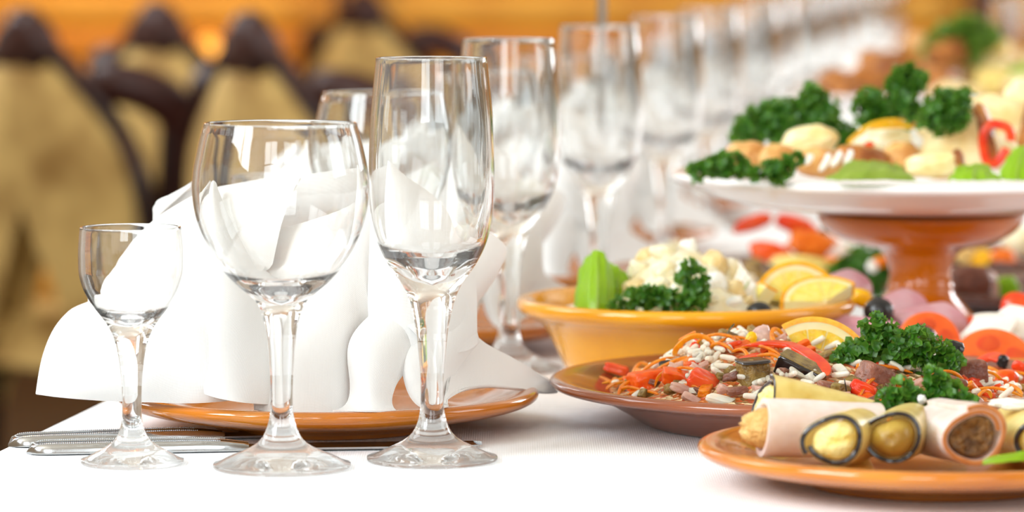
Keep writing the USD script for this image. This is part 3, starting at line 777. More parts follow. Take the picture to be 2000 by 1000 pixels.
dish('serving_plate', 'blurred dark brown plate of vegetables and parsley behind the ochre bowl', 'plate', CFa, DEEP, M['darkbrown'], s=0.70)
dish('serving_plate', 'blurred dark brown plate with a meat roll right of the pedestal', 'plate', CH_, FLAT, M['darkbrown'])
dish('serving_plate', 'blurred dark brown plate of carrot salad at the right picture edge', 'plate', CI, DEEP, M['darkbrown'], s=0.74)

# ------------------------------------------------------------------ builders for the food
def hit(px, py, hf, y0=1.7, y1=3.2):
    """where the sight line through a pixel meets the heap hf(x, y)"""
    for y in np.arange(y0, y1, 0.0015):
        p = at(px, py, y)
        if p[2] <= hf(p[0], p[1]):
            return p
    return p


def lobe(rng, r, ruf=0.35):
    """one small curled leaflet: a cupped frilly disc facing +z"""
    n = 9
    a = np.arange(n) * 2 * np.pi / n
    ph, cup = rng.uniform(0, 6.28), rng.uniform(0.35, 0.8)
    r1 = 0.55 + 0.0 * a
    r2 = 1 + 0.18 * np.sin(3 * a + ph)
    z1, z2 = cup * 0.25 + 0 * a, cup * 0.75 + ruf * np.sin(4 * a + ph)
    v = np.vstack([[0, 0, 0], np.c_[r1 * np.cos(a), r1 * np.sin(a), z1], np.c_[r2 * np.cos(a), r2 * np.sin(a), z2]]) * r
    j = np.arange(n)
    f = np.vstack([np.c_[np.zeros(n, int), 1 + j, 1 + (j + 1) % n], np.c_[1 + j, 1 + n + j, 1 + n + (j + 1) % n], np.c_[1 + j, 1 + n + (j + 1) % n, 1 + (j + 1) % n]])
    return v, f


def parsley(label, blobs, root, n=90, size=0.0029, seed=0, group=None, mat_=None):
    """blobs: (centre, radius) of the leaf tufts, in the world; root: where the stems meet"""
    rng = random.Random(seed)
    root = np.asarray(root, float)
    t = thing('parsley_sprig', label, 'parsley', root, group=group)
    V, Fc, k = [], [], 0
    stems = []
    for c, r in blobs:
        c = np.asarray(c, float) - root
        mid = c * 0.5 + np.array([rng.uniform(-1, 1), rng.uniform(-1, 1), 0.5]) * 0.15 * np.linalg.norm(c)
        if np.linalg.norm(c) > 0.006:
            stems.append(sweep(curve([(0, 0, 0), mid, c], 10), circ(0.0009, 6), scale=np.linspace(1.2, 0.7, 10)))
        m = int(n * (r / 0.011) ** 2)
        for _ in range(m):
            d = np.array([rng.gauss(0, 1) for _ in range(3)]); d /= np.linalg.norm(d)
            q = c + d * r * rng.uniform(0.55, 1.08)
            s = size * rng.uniform(0.65, 1.2)
            v, f = lobe(rng, s)
            nrm = d + np.array([rng.gauss(0, 0.45), rng.gauss(0, 0.45), rng.gauss(0.25, 0.45)]); nrm /= np.linalg.norm(nrm)
            u = np.cross(nrm, [rng.gauss(0, 1), rng.gauss(0, 1), rng.gauss(0, 1)]); u /= np.linalg.norm(u) + 1e-9
            w = np.cross(nrm, u)
            V.append(q + v @ np.stack([u, w, nrm])); Fc.append(f + k); k += len(v)
    part(t, 'leaflets', trimesh.Trimesh(np.vstack(V), np.vstack(Fc), process=False), mat_ or M['parsley'], kind='stuff', smooth=50)
    if stems:
        part(t, 'stem', cat_(stems), M['parsley_stem'], kind=None)
    return t


def pblob(px, py, rpx, y):
    return (at(px, py, y), rpx * y / F)


def citrus(label, centre, r, a0, a1, th, rot, flesh, nseg=5, cat='orange slice', name='orange_slice'):
    """slice between the angles a0 and a1 in its own xz plane, th thick along y, then turned by rot (degrees)"""
    t = thing(name, label, cat, centre)
    R = rotm(*rot)
    def sector(r0, r1, b0, b1, th, n=26, bulge=0.0):
        a = np.radians(np.linspace(b0, b1, n))
        o = np.c_[np.cos(a) * r1, np.sin(a) * r1]
        i = np.c_[np.cos(a[::-1]) * r0, np.sin(a[::-1]) * r0] if r0 > 0 else np.zeros((1, 2))
        import shapely
        pg = shapely.Polygon(np.vstack([o, i]))
        if bulge:
            pg = pg.buffer(-bulge).buffer(bulge * 0.7)
        m = trimesh.creation.extrude_polygon(pg, th, engine='earcut')
        m.vertices = np.c_[m.vertices[:, 0], m.vertices[:, 2] - th / 2, m.vertices[:, 1]]
        m.invert()
        if m.volume < 0: m.invert()
        m.apply_transform(R)
        return m
    part(t, 'rind', sector(r * 0.915, r, a0, a1, th), M['orange_rind'])
    part(t, 'pith', sector(0, r * 0.92, a0 + 0.5, a1 - 0.5, th * 0.96), M['orange_pith'])
    st = (a1 - a0) / nseg
    for k in range(nseg):
        part(t, 'segment', sector(r * 0.05, r * 0.80, a0 + k * st + 0.5, a0 + (k + 1) * st - 0.5, th * 1.05, 14, r * 0.016), flesh)
    return t


def roll(name, label, cat, p0, p1, r0, r1, sheet_m, fill_m, edge_m=None, th=0.0022, turns=1.25, a0=0.6, flat=0.92, seed=0, stick=0.001, edge_r=0.0007, both=True, rough=0.0012, lob=(0.07, 0.5, 0.05, 1.0), lump=1.0):
    """a rolled slice around a filling; p0 is the end that shows"""
    p0, p1 = np.asarray(p0, float), np.asarray(p1, float)
    if edge_m is M['eggplant_skin']: turns = 1.04
    t = thing(name, label, cat, p0)
    ax = p1 - p0; L = np.linalg.norm(ax); ax /= L
    u = np.cross(ax, [0, 0, 1.0]); u /= np.linalg.norm(u); w = np.cross(u, ax)
    if w[2] < 0: u, w = -u, -w
    th_ = np.linspace(0, 2 * np.pi * turns, 70)
    S = np.linspace(0, 1, 26)
    V = np.zeros((70, 26, 3))
    for i, q in enumerate(th_):
        for j, s in enumerate(S):
            rr = r0 + (r1 - r0) * s + th * 1.05 * (q / (2 * np.pi)) - 0.4 * th
            wob = 1 + 0.05 * (meshkit.noise(np.array([math.cos(q) * 1.3 + seed, math.sin(q) * 1.3, s * 3.0]), seed) - 0.5)
            e = rough * (meshkit.noise(np.array([q * 1.2, seed * 1.7, 0.0]), seed + 3) - 0.5) * 2
            wob *= 1 + lob[0] * math.cos(2 * (q + a0 - lob[1])) + lob[2] * math.cos(3 * (q + a0 - lob[3]))
            V[i, j] = ax * (s * L + e * (1 - 2 * s)) + rr * wob * (u * math.cos(q + a0) + w * math.sin(q + a0) * flat)
    sh = part(t, 'slice', shell(V, th), sheet_m, smooth=50)
    if edge_m is not None:
        for j in ((0, -1) if both else (0,)):
            part(t, 'skin_edge' if edge_m is M['eggplant_skin'] else 'slice_edge', sweep(V[:, j], circ(edge_r, 8, th * 0.5)), edge_m, smooth=60)
    n1, n2 = 14, 40
    rows = []
    prof = [(0.0, -stick * 1.2), (0.35, -stick * 1.4), (0.7, -stick), (0.93, -stick * 0.2)] + [(1.0, x) for x in np.linspace(0.002, L - 0.002, n1)] + [(0.6, L), (0, L)]
    for rad, x in prof:
        s = min(max(x / L, 0), 1)
        rr = (r0 + (r1 - r0) * s - 0.85 * th) * rad
        q = np.linspace(0, 2 * np.pi, n2, endpoint=False)
        rr = rr * (1 + lob[0] * np.cos(2 * (q - lob[1])) + lob[2] * np.cos(3 * (q - lob[3])))[:, None]
        rows.append(ax * x + rr * (u * np.cos(q)[:, None] + w * np.sin(q)[:, None] * flat))
    Vf = np.array(rows)
    m = len(q)
    i, j = np.meshgrid(np.arange(len(rows) - 1), np.arange(m), indexing='ij')
    f = np.stack([i * m + j, i * m + (j + 1) % m, (i + 1) * m + (j + 1) % m, (i + 1) * m + j], -1).reshape(-1, 4)
    fm = trimesh.Trimesh(Vf.reshape(-1, 3), np.vstack([f[:, [0, 1, 2]], f[:, [0, 2, 3]]]), process=False)
    fm.merge_vertices(); fm = fm.subdivide()
    if fm.volume < 0: fm.invert()
    vv = np.array(fm.vertices)
    d = meshkit.fbm(vv * 260 + seed, 3, seed) - 0.5
    d2 = meshkit.fbm(vv * 520 + seed, 2, seed + 9) - 0.5
    front = np.clip(1 - (vv @ ax) / 0.006, 0, 1)
    vv = vv - ax * (front * (d * 0.0046 + d2 * 0.0022) * lump)[:, None]
    fm.vertices = vv
    part(t, 'filling', fm, fill_m, smooth=50)
    return t


def leaf(label, pts, m, name='lettuce_leaf', cat='lettuce', th=0.0007, ruf=0.0025, seed=0):
    """pts: rows of world points; the last row's rim is ruffled; a rib runs up the middle"""
    C = np.asarray(pts, float)
    a, b = C.shape[:2]
    S = [RectBivariateSpline(np.linspace(0, 1, a), np.linspace(0, 1, b), C[:, :, k], kx=min(3, a - 1), ky=min(3, b - 1)) for k in range(3)]
    U, Vv = np.linspace(0, 1, 26), np.linspace(0, 1, 34)
    V = np.stack([s(U, Vv) for s in S], -1)
    amp = (np.abs(Vv - 0.5) * 2)[None, :] ** 2 * 0.7 + (U[:, None] ** 3)
    rnd = meshkit.fbm(np.stack(np.broadcast_arrays(U[:, None] * 5 + seed, Vv[None, :] * 7, 0.0 * U[:, None]), -1), 3, seed) - 0.5
    du, dv = np.gradient(V, axis=0), np.gradient(V, axis=1)
    n = np.cross(du, dv); n /= np.linalg.norm(n, axis=2, keepdims=True) + 1e-12
    V = V + n * (ruf * 2 * rnd * (0.3 + amp) + 0.0003 * np.cos(Vv * 30)[None, :])[..., None]
    o = C.reshape(-1, 3).mean(0)
    t = thing(name, label, cat, o)
    part(t, 'blade', shell(V - o, th), m, smooth=60)
    mid = V[:, 17] - o
    part(t, 'rib', sweep(mid, circ(0.0007, 7), scale=np.linspace(1.2, 0.4, len(mid))), M['lettuce_pale'])
    return t


def strip(label, pts, w, h, m, name, cat, group=None, twist=0.0, taper=0.15, n=24, cap=None):
    p = curve(pts, n); o = p[len(p) // 2].copy()
    sc = 1 - (1 - taper) * np.abs(np.linspace(-1, 1, n)) ** 6
    return solo(name, sweep(p - o, rrect(w, h, 0.35), sc, np.linspace(0, twist, n)), m, label, cat, o, group, smooth=50)

# ------------------------------------------------------------------ the rice and vegetable salad in the terracotta plate
AX = PchipInterpolator([0.02, 0.05, 0.10, 0.135, 0.165, 0.20, 0.26, 0.31], [0.012, 0.020, 0.042, 0.039, 0.034, 0.030, 0.027, 0.014])
INN = PchipInterpolator([0, 0.092, 0.106, 0.118, 0.128, 0.137, 0.145], [0.008, 0.0085, 0.0110, 0.0168, 0.0218, 0.0250, 0.0256])
def hC(x, y):
    r2 = ((x - CD[0]) ** 2 + (y - CD[1]) ** 2) / 0.119 ** 2
    return TT + float(INN(min(math.sqrt(r2) * 0.119, 0.143))) + 0.0012 + float(AX(np.clip(x, 0.02, 0.31))) * max(0.0, 1 - r2) ** 0.8
def heap(name, label, cat, c, hf, R, m, amp=0.003, freq=170, seed=1, nr=26, na=90, group=None, kind=None):
    rr, a = np.linspace(0, R, nr), np.arange(na) * 2 * np.pi / na
    P = np.array([[(c[0] + r * math.cos(q), c[1] + r * math.sin(q), 0) for q in a] for r in rr])
    for i in range(nr):
        for j in range(na):
            P[i, j, 2] = hf(P[i, j, 0], P[i, j, 1])
    nz = meshkit.fbm(P * freq, 3, seed) - 0.5
    P[..., 2] += nz * amp * 2 * np.clip((R - rr) / (0.25 * R), 0, 1)[:, None]
    lowz = P[-1, :, 2].min() - 0.001
    V = np.vstack([P.reshape(-1, 3), np.c_[P[-1, :, :2] * 1.0, np.full(na, lowz)], [[c[0], c[1], lowz]]])
    i, j = np.meshgrid(np.arange(nr - 1), np.arange(na), indexing='ij')
    q = np.stack([i * na + j, (i + 1) * na + j, (i + 1) * na + (j + 1) % na, i * na + (j + 1) % na], -1).reshape(-1, 4)
    j = np.arange(na); e = (nr - 1) * na
    f = np.vstack([q[:, [0, 1, 2]], q[:, [0, 2, 3]], np.c_[e + j, e + na + j, e + na + (j + 1) % na], np.c_[e + j, e + na + (j + 1) % na, e + (j + 1) % na], np.c_[np.full(na, len(V) - 1), e + na + (j + 1) % na, e + na + j]])
    mm = trimesh.Trimesh(V - np.array(c), f, process=False)
    if mm.volume < 0: mm.invert()
    return solo(name, mm, m, label, cat, c, group, smooth=40, kind=kind)
heap('rice_salad', 'bed of mixed rice, vegetable and meat crumbs filling the terracotta plate', 'salad', CD, hC, 0.113, M['salad_base'], kind='stuff')
rng = random.Random(21)
g_mesh = []
for k, s in enumerate((1.0, 0.85, 1.15, 0.95)):
    g_ = trimesh.creation.icosphere(2, 1.0); gv = np.array(g_.vertices)
    gv[:, 0] = np.sign(gv[:, 0]) * np.abs(gv[:, 0]) ** 0.8
    gv[:, 1:] *= ((1 - gv[:, :1] ** 4 * 0.35) / np.maximum(np.linalg.norm(gv[:, 1:], axis=1, keepdims=True), 0.35))
    gv *= (0.0045 * s, 0.00165, 0.0015)
    gv[:, 1] += 14.0 * (k - 1.5) * gv[:, 0] ** 2
    g_.vertices = gv; g_mesh.append(g_)
nR = 0
def region(x, y):
    h = 'at the left end of the heap' if x < 0.085 else 'around the top of the heap' if x < 0.14 else 'by the dark eggplant and the meat' if x < 0.215 else 'at the right end of the heap'
    return h if y < CD[1] else 'on the far side of the heap'
def scatter(n, fx, bias=0.62):
    out = []
    while len(out) < n:
        q, r = rng.uniform(0, 2 * math.pi), 0.112 * math.sqrt(rng.random())
        x, y = CD[0] + r * math.cos(q), CD[1] + r * math.sin(q)
        if y > CD[1] + 0.03 and rng.random() < bias: continue
        if rng.random() > fx(x): continue
        out.append((x, y))
    return out
for x, y in scatter(135, lambda x: 1.0 if 0.06 < x < 0.17 else 0.75):
    m = xf(g_mesh[rng.randrange(4)], rng.uniform(-35, 35), rng.uniform(-35, 35), rng.uniform(0, 180))
    solo('rice_grain', m, M['rice'], 'plump grain of cooked white rice ' + region(x, y), 'rice', (x, y, hC(x, y) + 0.0018 + rng.uniform(0, 0.002)), 'rice grains ' + region(x, y), smooth=True)
# a clump of rice at the top left of the heap
for k in range(34):
    p = hit(1372 + rng.gauss(0, 26), 702 + rng.gauss(0, 22), hC)
    m = xf(g_mesh[rng.randrange(4)], rng.uniform(-40, 40), rng.uniform(-40, 40), rng.uniform(0, 180))
    solo('rice_grain', m, M['rice'], 'cooked white rice grain in the dense clump below the carrot loop', 'rice', (p[0], p[1] - 0.001, p[2] + 0.002 + rng.uniform(0, 0.003)), 'rice grains in the clump', smooth=True)
BITS = [('red_pepper', 'pepper_bit', 'pepper', 'small red pepper bit'), ('eggplant_flesh', 'eggplant_bit', 'eggplant', 'small olive brown eggplant bit'), ('meat', 'meat_bit', 'meat', 'small brown meat bit'), ('orange_pepper', 'pepper_bit', 'pepper', 'small orange pepper bit'), ('carrot', 'carrot_bit', 'carrot', 'small carrot bit'), ('meat_pale', 'ham_bit', 'ham', 'small pale pink ham bit'), ('rice', 'onion_bit', 'onion', 'small white onion bit')]
front = []
while len(front) < 50:
    q, r = rng.uniform(math.pi * 1.08, math.pi * 1.92), rng.uniform(0.075, 0.110)
    front.append((CD[0] + r * math.cos(q), CD[1] + r * math.sin(q)))
for k, (x, y) in enumerate(scatter(96, lambda x: 1.0) + front):
    mk, nm, ct, lb = BITS[k % 7]
    mm = xf(chunk((rng.uniform(0.006, 0.013), rng.uniform(0.004, 0.007), rng.uniform(0.003, 0.005)), 0.12, 2.0, 300 + k, 9, 3), rng.uniform(-30, 30), rng.uniform(-30, 30), rng.uniform(0, 180))
    solo(nm, mm, M[mk], lb + ' ' + region(x, y), ct, (x, y, hC(x, y) + 0.001), lb.replace('small ', '') + 's ' + region(x, y), smooth=35)
# carrot shreds: bent sticks
for x, y in scatter(58, lambda x: 1.0 if x < 0.15 else 0.45):
    L, q = rng.uniform(0.014, 0.032), rng.uniform(0, math.pi * 2)
    z = hC(x, y) + 0.0022
    bend = rng.uniform(-0.006, 0.006)
    dx, dy = math.cos(q) * L / 2, math.sin(q) * L / 2
    pts = [(x - dx, y - dy, hC(x - dx, y - dy) + 0.0015), (x - dy * bend * 60, y + dx * bend * 60, z + rng.uniform(0.001, 0.005)), (x + dx, y + dy, hC(x + dx, y + dy) + 0.0015)]
    strip('thin bent orange carrot shred ' + region(x, y), pts, 0.0022, 0.0016, M['carrot'], 'carrot_shred', 'carrot', 'carrot shreds ' + region(x, y), twist=rng.uniform(-0.8, 0.8), taper=0.35, n=14)
def shred(pix, w=0.0024, lab=None):
    strip(lab, [tuple(hit(a, b, hC) + np.array([0, -0.001, 0.002])) if not d else tuple(at(a, b, d)) for a, b, d in pix], w, 0.0017, M['carrot'], 'carrot_shred', 'carrot', None, taper=0.4)
shred([(1326, 700, 0), (1333, 668, 2.06), (1362, 656, 2.058), (1390, 668, 2.055), (1397, 692, 0)], 0.003, 'long looped carrot shred arching over the rice at the top of the heap')
shred([(1325, 665, 2.07), (1345, 655, 2.068), (1358, 648, 2.065)], 0.003, 'short carrot stick poking up at the peak of the heap')
shred([(1172, 742, 0), (1190, 752, 0), (1204, 762, 0)], 0.0026, 'carrot shred lying apart at the left end of the terracotta plate')
shred([(1352, 728, 0), (1368, 752, 0), (1384, 770, 0)], 0.003, 'straight carrot stick slanting down the front of the heap')
shred([(1503, 690, 0), (1512, 706, 0), (1524, 722, 0)], 0.003, 'short pointed carrot stick under the long red pepper strip')
def wedge(name, label, cat, px, py, w, h, d, seed, rot):
    p = hit(px, py, hC); s = p[1] / F
    t = thing(name, label, cat, p + np.array([0, 0.25 * d * s, 0]))
    a = chunk((w * s, d * s, h * s), 0.05, 2.0, seed, 9, 4)
    part(t, 'skin', xf(a, *rot), M['eggplant_skin'], smooth=35)
    b = chunk((w * s * 0.98, d * s * 0.98, h * s * 0.12), 0.05, 2.0, seed, 9, 4); b.apply_translation((0, d * s * 0.03, h * s * 0.46))
    part(t, 'flesh', xf(b, *rot), M['eggplant_flesh'], smooth=35)
def piece(name, label, cat, px, py, wpx, hpx, dpx, m, seed, rot=(0, 0, 0), amp=0.12, power=4.0, hf=hC, lift=0.35, skin=None, y=None, group=None):
    p = hit(px, py, hf) if y is None else at(px, py, y)
    s = p[1] / F
    if hf is hC and y is None: p = p + np.array([0, -0.003, 0.003])
    mm = xf(chunk((wpx * s, dpx * s, hpx * s), amp, 2.0, seed, power), *rot)
    if skin is None:
        return solo(name, mm, m, label, cat, p + np.array([0, 0.25 * dpx * s * (y is None), 0]), group, smooth=35)
    t = thing(name, label, cat, p + np.array([0, 0.25 * dpx * s * (y is None), 0]), group=group)
    part(t, 'flesh', mm, m, smooth=35)
    sk = chunk((wpx * s * 1.04, dpx * s * 1.04, hpx * s * 0.10), amp * 0.5, 2.0, seed, power)
    sk.apply_translation((0, 0, hpx * s * 0.47)); sk.apply_transform(rotm(*rot) @ rotm(*skin))
    part(t, 'skin', sk, M['eggplant_skin'], smooth=35)
    return t
piece('pepper_chunk', 'large glossy orange pepper chunk at the lower left of the rice heap', 'pepper', 1268, 756, 78, 42, 50, M['orange_pepper'], 3, (0, -8, 15), 0.16, 6.0)
piece('pepper_chunk', 'orange pepper chunk right of the largest one, under the rice', 'pepper', 1325, 750, 66, 34, 40, M['orange_pepper'], 4, (10, 12, -10), 0.16, 6.0)
piece('tomato_wedge', 'bright red tomato wedge at the front centre of the heap', 'tomato', 1372, 756, 56, 34, 40, M['tomato'], 5, (20, 28, 0), 0.16, 6.0)
piece('tomato_wedge', 'small red tomato wedge at the far left of the heap', 'tomato', 1204, 731, 46, 20, 24, M['tomato'], 6, (0, 14, 0), 0.12, 6.0)
piece('pepper_chunk', 'small red pepper piece at the top of the heap behind the carrot loop', 'pepper', 1366, 656, 22, 10, 14, M['red_pepper'], 7)
piece('eggplant_cube', 'squarish fried eggplant cube with dark skin on top, centre of the heap', 'eggplant', 1471, 742, 56, 56, 48, M['eggplant_flesh'], 8, (4, -4, 14), 0.14, 6.0, skin=(0, 0, 0))
wedge('eggplant_cube', 'glossy dark eggplant wedge with its black skin facing the front plate', 'eggplant', 1562, 732, 96, 56, 52, 9, (8, 24, -22))
piece('eggplant_cube', 'small grey eggplant bit at the top of the heap', 'eggplant', 1425, 668, 48, 20, 30, M['eggplant_flesh'], 10, (0, 20, 0), 0.1, 5.0, skin=(0, -70, 0))
piece('eggplant_cube', 'small eggplant piece beside the red pepper in front of the meat cube', 'eggplant', 1640, 772, 40, 24, 26, M['eggplant_flesh'], 11, (0, 12, 0), 0.12, 5.0, skin=(0, 70, 0))
piece('eggplant_cube', 'little dark skinned eggplant bit among rice at the left of the heap', 'eggplant', 1300, 727, 24, 16, 20, M['eggplant_flesh'], 12, (0, -10, 0), 0.12, 5.0, skin=(60, 0, 0))
piece('meat_cube', 'big brown cube of boiled meat left of the foreground parsley', 'meat', 1708, 752, 62, 58, 52, M['meat'], 13, (0, 24, 20), 0.1, 7.0)
piece('meat_cube', 'large brown meat cube right of the parsley on the terracotta plate', 'meat', 1888, 742, 78, 52, 54, M['meat'], 14, (0, -10, -12), 0.14, 6.0)
piece('meat_cube', 'brown meat cube beneath the larger one, right of the parsley', 'meat', 1862, 766, 50, 40, 40, M['meat'], 15, (0, 20, 10), 0.12, 6.0)
piece('meat_cube', 'pale pink ham scrap at the front rim below the rice clump', 'ham', 1332, 770, 46, 18, 24, M['meat_pale'], 16, (0, 16, 0), 0.16, 4.0)
piece('meat_cube', 'brown meat scrap at the rim under the eggplant cube', 'meat', 1440, 774, 44, 16, 24, M['meat'], 17, (0, -6, 0), 0.18, 4.0)
piece('meat_cube', 'brown meat scrap beside the dark eggplant wedge', 'meat', 1618, 768, 44, 24, 30, M['meat'], 18, (0, 12, 0), 0.18, 4.0)
piece('pepper_chunk', 'wet bright red pepper piece just above the front rim by the meat cube', 'pepper', 1686, 772, 54, 30, 34, M['red_pepper'], 19, (0, 24, 0), 0.14, 5.0)
piece('pepper_chunk', 'rounded orange pepper chunk at the right end of the heap', 'pepper', 1966, 752, 46, 40, 40, M['orange_pepper'], 20, (0, 10, 0), 0.1, 2.8)
piece('pepper_chunk', 'red pepper chunk at the right picture edge of the terracotta plate', 'pepper', 1992, 728, 34, 24, 30, M['red_pepper'], 22, (0, 30, 0), 0.1, 3.0)
piece('onion_piece', 'translucent pink onion piece standing at the top of the heap', 'onion', 1488, 664, 36, 36, 20, M['onion'], 23, (0, -26, 0), 0.2, 2.6)
piece('yellow_pepper_piece', 'yellow pepper piece beside the pink onion', 'pepper', 1466, 674, 22, 32, 16, M['yellow_pepper'], 24, (0, 22, 0), 0.1, 2.6)
piece('olive_piece', 'shiny black olive scrap behind the right end of the parsley', 'olive', 1862, 678, 44, 26, 30, M['olive'], 25, (0, 12, 0), 0.25, 2.6, y=2.045)
piece('olive_piece', 'small black olive scrap at the far right of the heap', 'olive', 1958, 716, 22, 26, 16, M['olive'], 26, (0, 12, 0), 0.3, 2.6)
def on(hf, dz, *pix): return [tuple(hit(a, b, hf) + np.array([0, -0.001, dz])) for a, b in pix]
strip('long glossy red pepper strip curving across the heap to the dark eggplant', on(hC, 0.004, (1452, 690), (1490, 686), (1535, 688), (1575, 705), (1605, 728), (1616, 748)), 0.0080, 0.0030, M['red_pepper'], 'pepper_strip', 'pepper', twist=0.5)
strip('short red pepper strip left of the long one', on(hC, 0.003, (1398, 692), (1420, 686), (1446, 678)), 0.0075, 0.003, M['red_pepper'], 'pepper_strip', 'pepper')
strip('red pepper strip under the rice grains above the eggplant cube', on(hC, 0.003, (1444, 718), (1465, 710), (1490, 706)), 0.007, 0.003, M['red_pepper'], 'pepper_strip', 'pepper')
strip('red pepper strip at the right behind the largest meat cube', on(hC, 0.003, (1905, 722), (1930, 708), (1955, 716)), 0.007, 0.003, M['red_pepper'], 'pepper_strip', 'pepper')
citrus('orange slice standing in the rice salad behind the big parsley bunch', at(1588, 742, 2.062), 0.0335, 27, 121, 0.008, (-14, 0, -8), M['orange_flesh'], 4)
pb = [(1640, 712, 34), (1672, 690, 34), (1716, 648, 32), (1700, 685, 38), (1742, 672, 40), (1770, 700, 40), (1792, 668, 38), (1826, 690, 40), (1856, 706, 26), (1736, 712, 34), (1815, 716, 28), (1712, 625, 14), (1690, 640, 11)]
parsley('big curly parsley bunch on the rice salad, in front of the black olive', [pblob(a, b, r * 0.85, 2.035 + 0.0006 * (c_ % 5)) for c_, (a, b, r) in enumerate(pb)], at(1745, 722, 2.045), n=115, seed=1)

# ------------------------------------------------------------------ rolls on the foreground plate
def fz(h): return TT + 0.0093 + h
def P(px, py, y): return at(px, py, y)
roll('turkey_roll', 'thick pale turkey roll with tan filling at the left of the foreground plate', 'stuffed roll', P(1487, 836, 1.833), P(1712, 842, 1.845), 0.0136, 0.0122, M['turkey'], M['tan_filling'], th=0.0026, a0=2.0, seed=1, stick=0.007)
roll('eggplant_roll', 'yellowish eggplant roll with black skin edge behind the pale turkey roll', 'stuffed roll', P(1492, 791, 1.872), P(1705, 836, 1.882), 0.0140, 0.0112, M['eggplant_slice'], M['egg_filling'], M['eggplant_skin'], th=0.0028, a0=1.2, seed=2, both=False)
roll('eggplant_roll', 'eggplant roll of pale mash ringed by black skin, at the plate front', 'stuffed roll', P(1629, 861, 1.772), P(1668, 852, 1.812), 0.0118, 0.0125, M['eggplant_slice'], M['egg_filling'], M['eggplant_skin'], th=0.0026, a0=3.4, seed=3, stick=0.0025)
roll('eggplant_roll', 'brown eggplant roll closed by its own slice, left of the brown filled ham roll', 'stuffed roll', P(1742, 857, 1.782), P(1770, 842, 1.845), 0.0118, 0.0125, M['eggplant_slice'], M['eggplant_brown'], M['eggplant_skin'], th=0.0026, a0=3.0, seed=4, stick=0.0045, lump=0.15)
roll('ham_roll', 'white and pink ham roll with orange edge and brown filling, at the right foreground', 'stuffed roll', P(1902, 852, 1.782), P(1822, 838, 1.838), 0.0128, 0.0125, M['turkey'], M['brown_filling'], M['turkey_edge'], th=0.0026, a0=0.2, seed=5, stick=-0.001, edge_r=0.0006, both=False)
roll('eggplant_roll', 'eggplant roll at the right picture edge of the foreground plate', 'stuffed roll', P(2046, 858, 1.795), P(1975, 838, 1.868), 0.0135, 0.0130, M['eggplant_slice'], M['egg_filling'], M['eggplant_skin'], th=0.0026, a0=0.8, seed=6)
sc = blob((0.012, 0.006, 0.0028), 0.4, 2.5, 4, 3)
solo('sauce_dollop', xf(sc, 0, 4, 0), M['cream_white'], 'dollop of white mayonnaise on the rightmost eggplant roll', 'sauce', P(1985, 790, 1.835), smooth=True)
leaf('narrow green lettuce tip under the ham roll at the right front rim', [[P(1925, 897, 1.765), P(1922, 902, 1.762), P(1920, 907, 1.760)], [P(1965, 888, 1.766), P(1962, 894, 1.760), P(1960, 903, 1.757)], [P(2020, 880, 1.77), P(2018, 888, 1.764), P(2015, 900, 1.76)]], M['lettuce'], ruf=0.0006, seed=3)
pb = [(1735, 785, 30), (1762, 768, 32), (1795, 780, 32), (1822, 735, 22), (1835, 752, 26), (1828, 775, 28), (1868, 775, 28), (1892, 783, 18), (1800, 800, 26), (1765, 798, 24), (1848, 795, 20), (1720, 800, 16)]
parsley('curly parsley sprig lying on the rolls of the foreground plate', [pblob(a, b, r * 0.85, 1.862 + 0.0006 * (k % 5)) for k, (a, b, r) in enumerate(pb)], P(1800, 802, 1.868), n=115, seed=2)
for k, (a, b) in enumerate(((1785, 800), (1772, 805), (1801, 780))):
    solo('sauce_fleck', blob((0.0022, 0.0016, 0.0022), 0.5, 2, k, 2), M['cream_white'], ('middle', 'lowest', 'topmost')[k] + ' white sauce fleck on the foreground parsley', 'sauce', P(a, b, 1.852), 'sauce flecks', smooth=True)

# ------------------------------------------------------------------ creamy salad in the ochre bowl
def hB(x, y):
    dx, dy = x - CB[0], y - CB[1]
    g = lambda px, w, a: a * math.exp(-((x - (px - 1000) / 3304.0) / w) ** 2)
    r2 = (dx * dx + dy * dy) / 0.078 ** 2
    top = 0.006 + g(1300, 0.022, 0.027) + g(1400, 0.022, 0.022) + g(1225, 0.018, 0.010)
    return TT + (0.039 + top * max(0, 1 - r2) ** 0.55 if r2 < 1 else 0.039)
heap('creamy_salad', 'mound of creamy mushroom salad in the ochre bowl', 'salad', CB, hB, 0.078, M['cream'], amp=0.004, freq=110, seed=5)
rng = random.Random(33)
def CR(px, py): return 'at the left foot of the creamy mound' if px < 1260 and py > 540 else 'at the top of the creamy mound' if py < 512 else 'along the bowl rim below the creamy mound' if py > 575 else 'on the right slope of the creamy mound' if px > 1370 else 'in the middle of the creamy mound'
CM = [M['cream'], M['cream_white'], M['cream_tan'], M['cream']]
for k, (px, py, w, h) in enumerate([(1300, 495, 70, 34), (1345, 490, 44, 46), (1265, 505, 50, 40), (1250, 530, 56, 40), (1300, 530, 60, 44), (1345, 530, 54, 40), (1395, 520, 60, 50), (1425, 535, 44, 60), (1210, 562, 46, 40), (1190, 580, 36, 26), (1240, 566, 54, 40), (1285, 566, 52, 44), (1340, 568, 50, 36), (1395, 560, 54, 50), (1435, 570, 40, 44), (1462, 560, 30, 46), (1385, 590, 40, 24), (1425, 594, 44, 20), (1458, 592, 34, 22), (1320, 470 + 14, 36, 26), (1370, 545, 40, 34), (1440, 540, 26, 60)]):
    piece('creamy_chunk', ('lumpy mushroom piece in dressing ' + CR(px, py)), 'salad', px, py, w, h, w * 0.8, CM[k % 4], 40 + k, (rng.uniform(-20, 20), rng.uniform(-25, 25), rng.uniform(0, 90)), 0.3, 3.0, hf=hB, group='creamy chunks ' + CR(px, py))
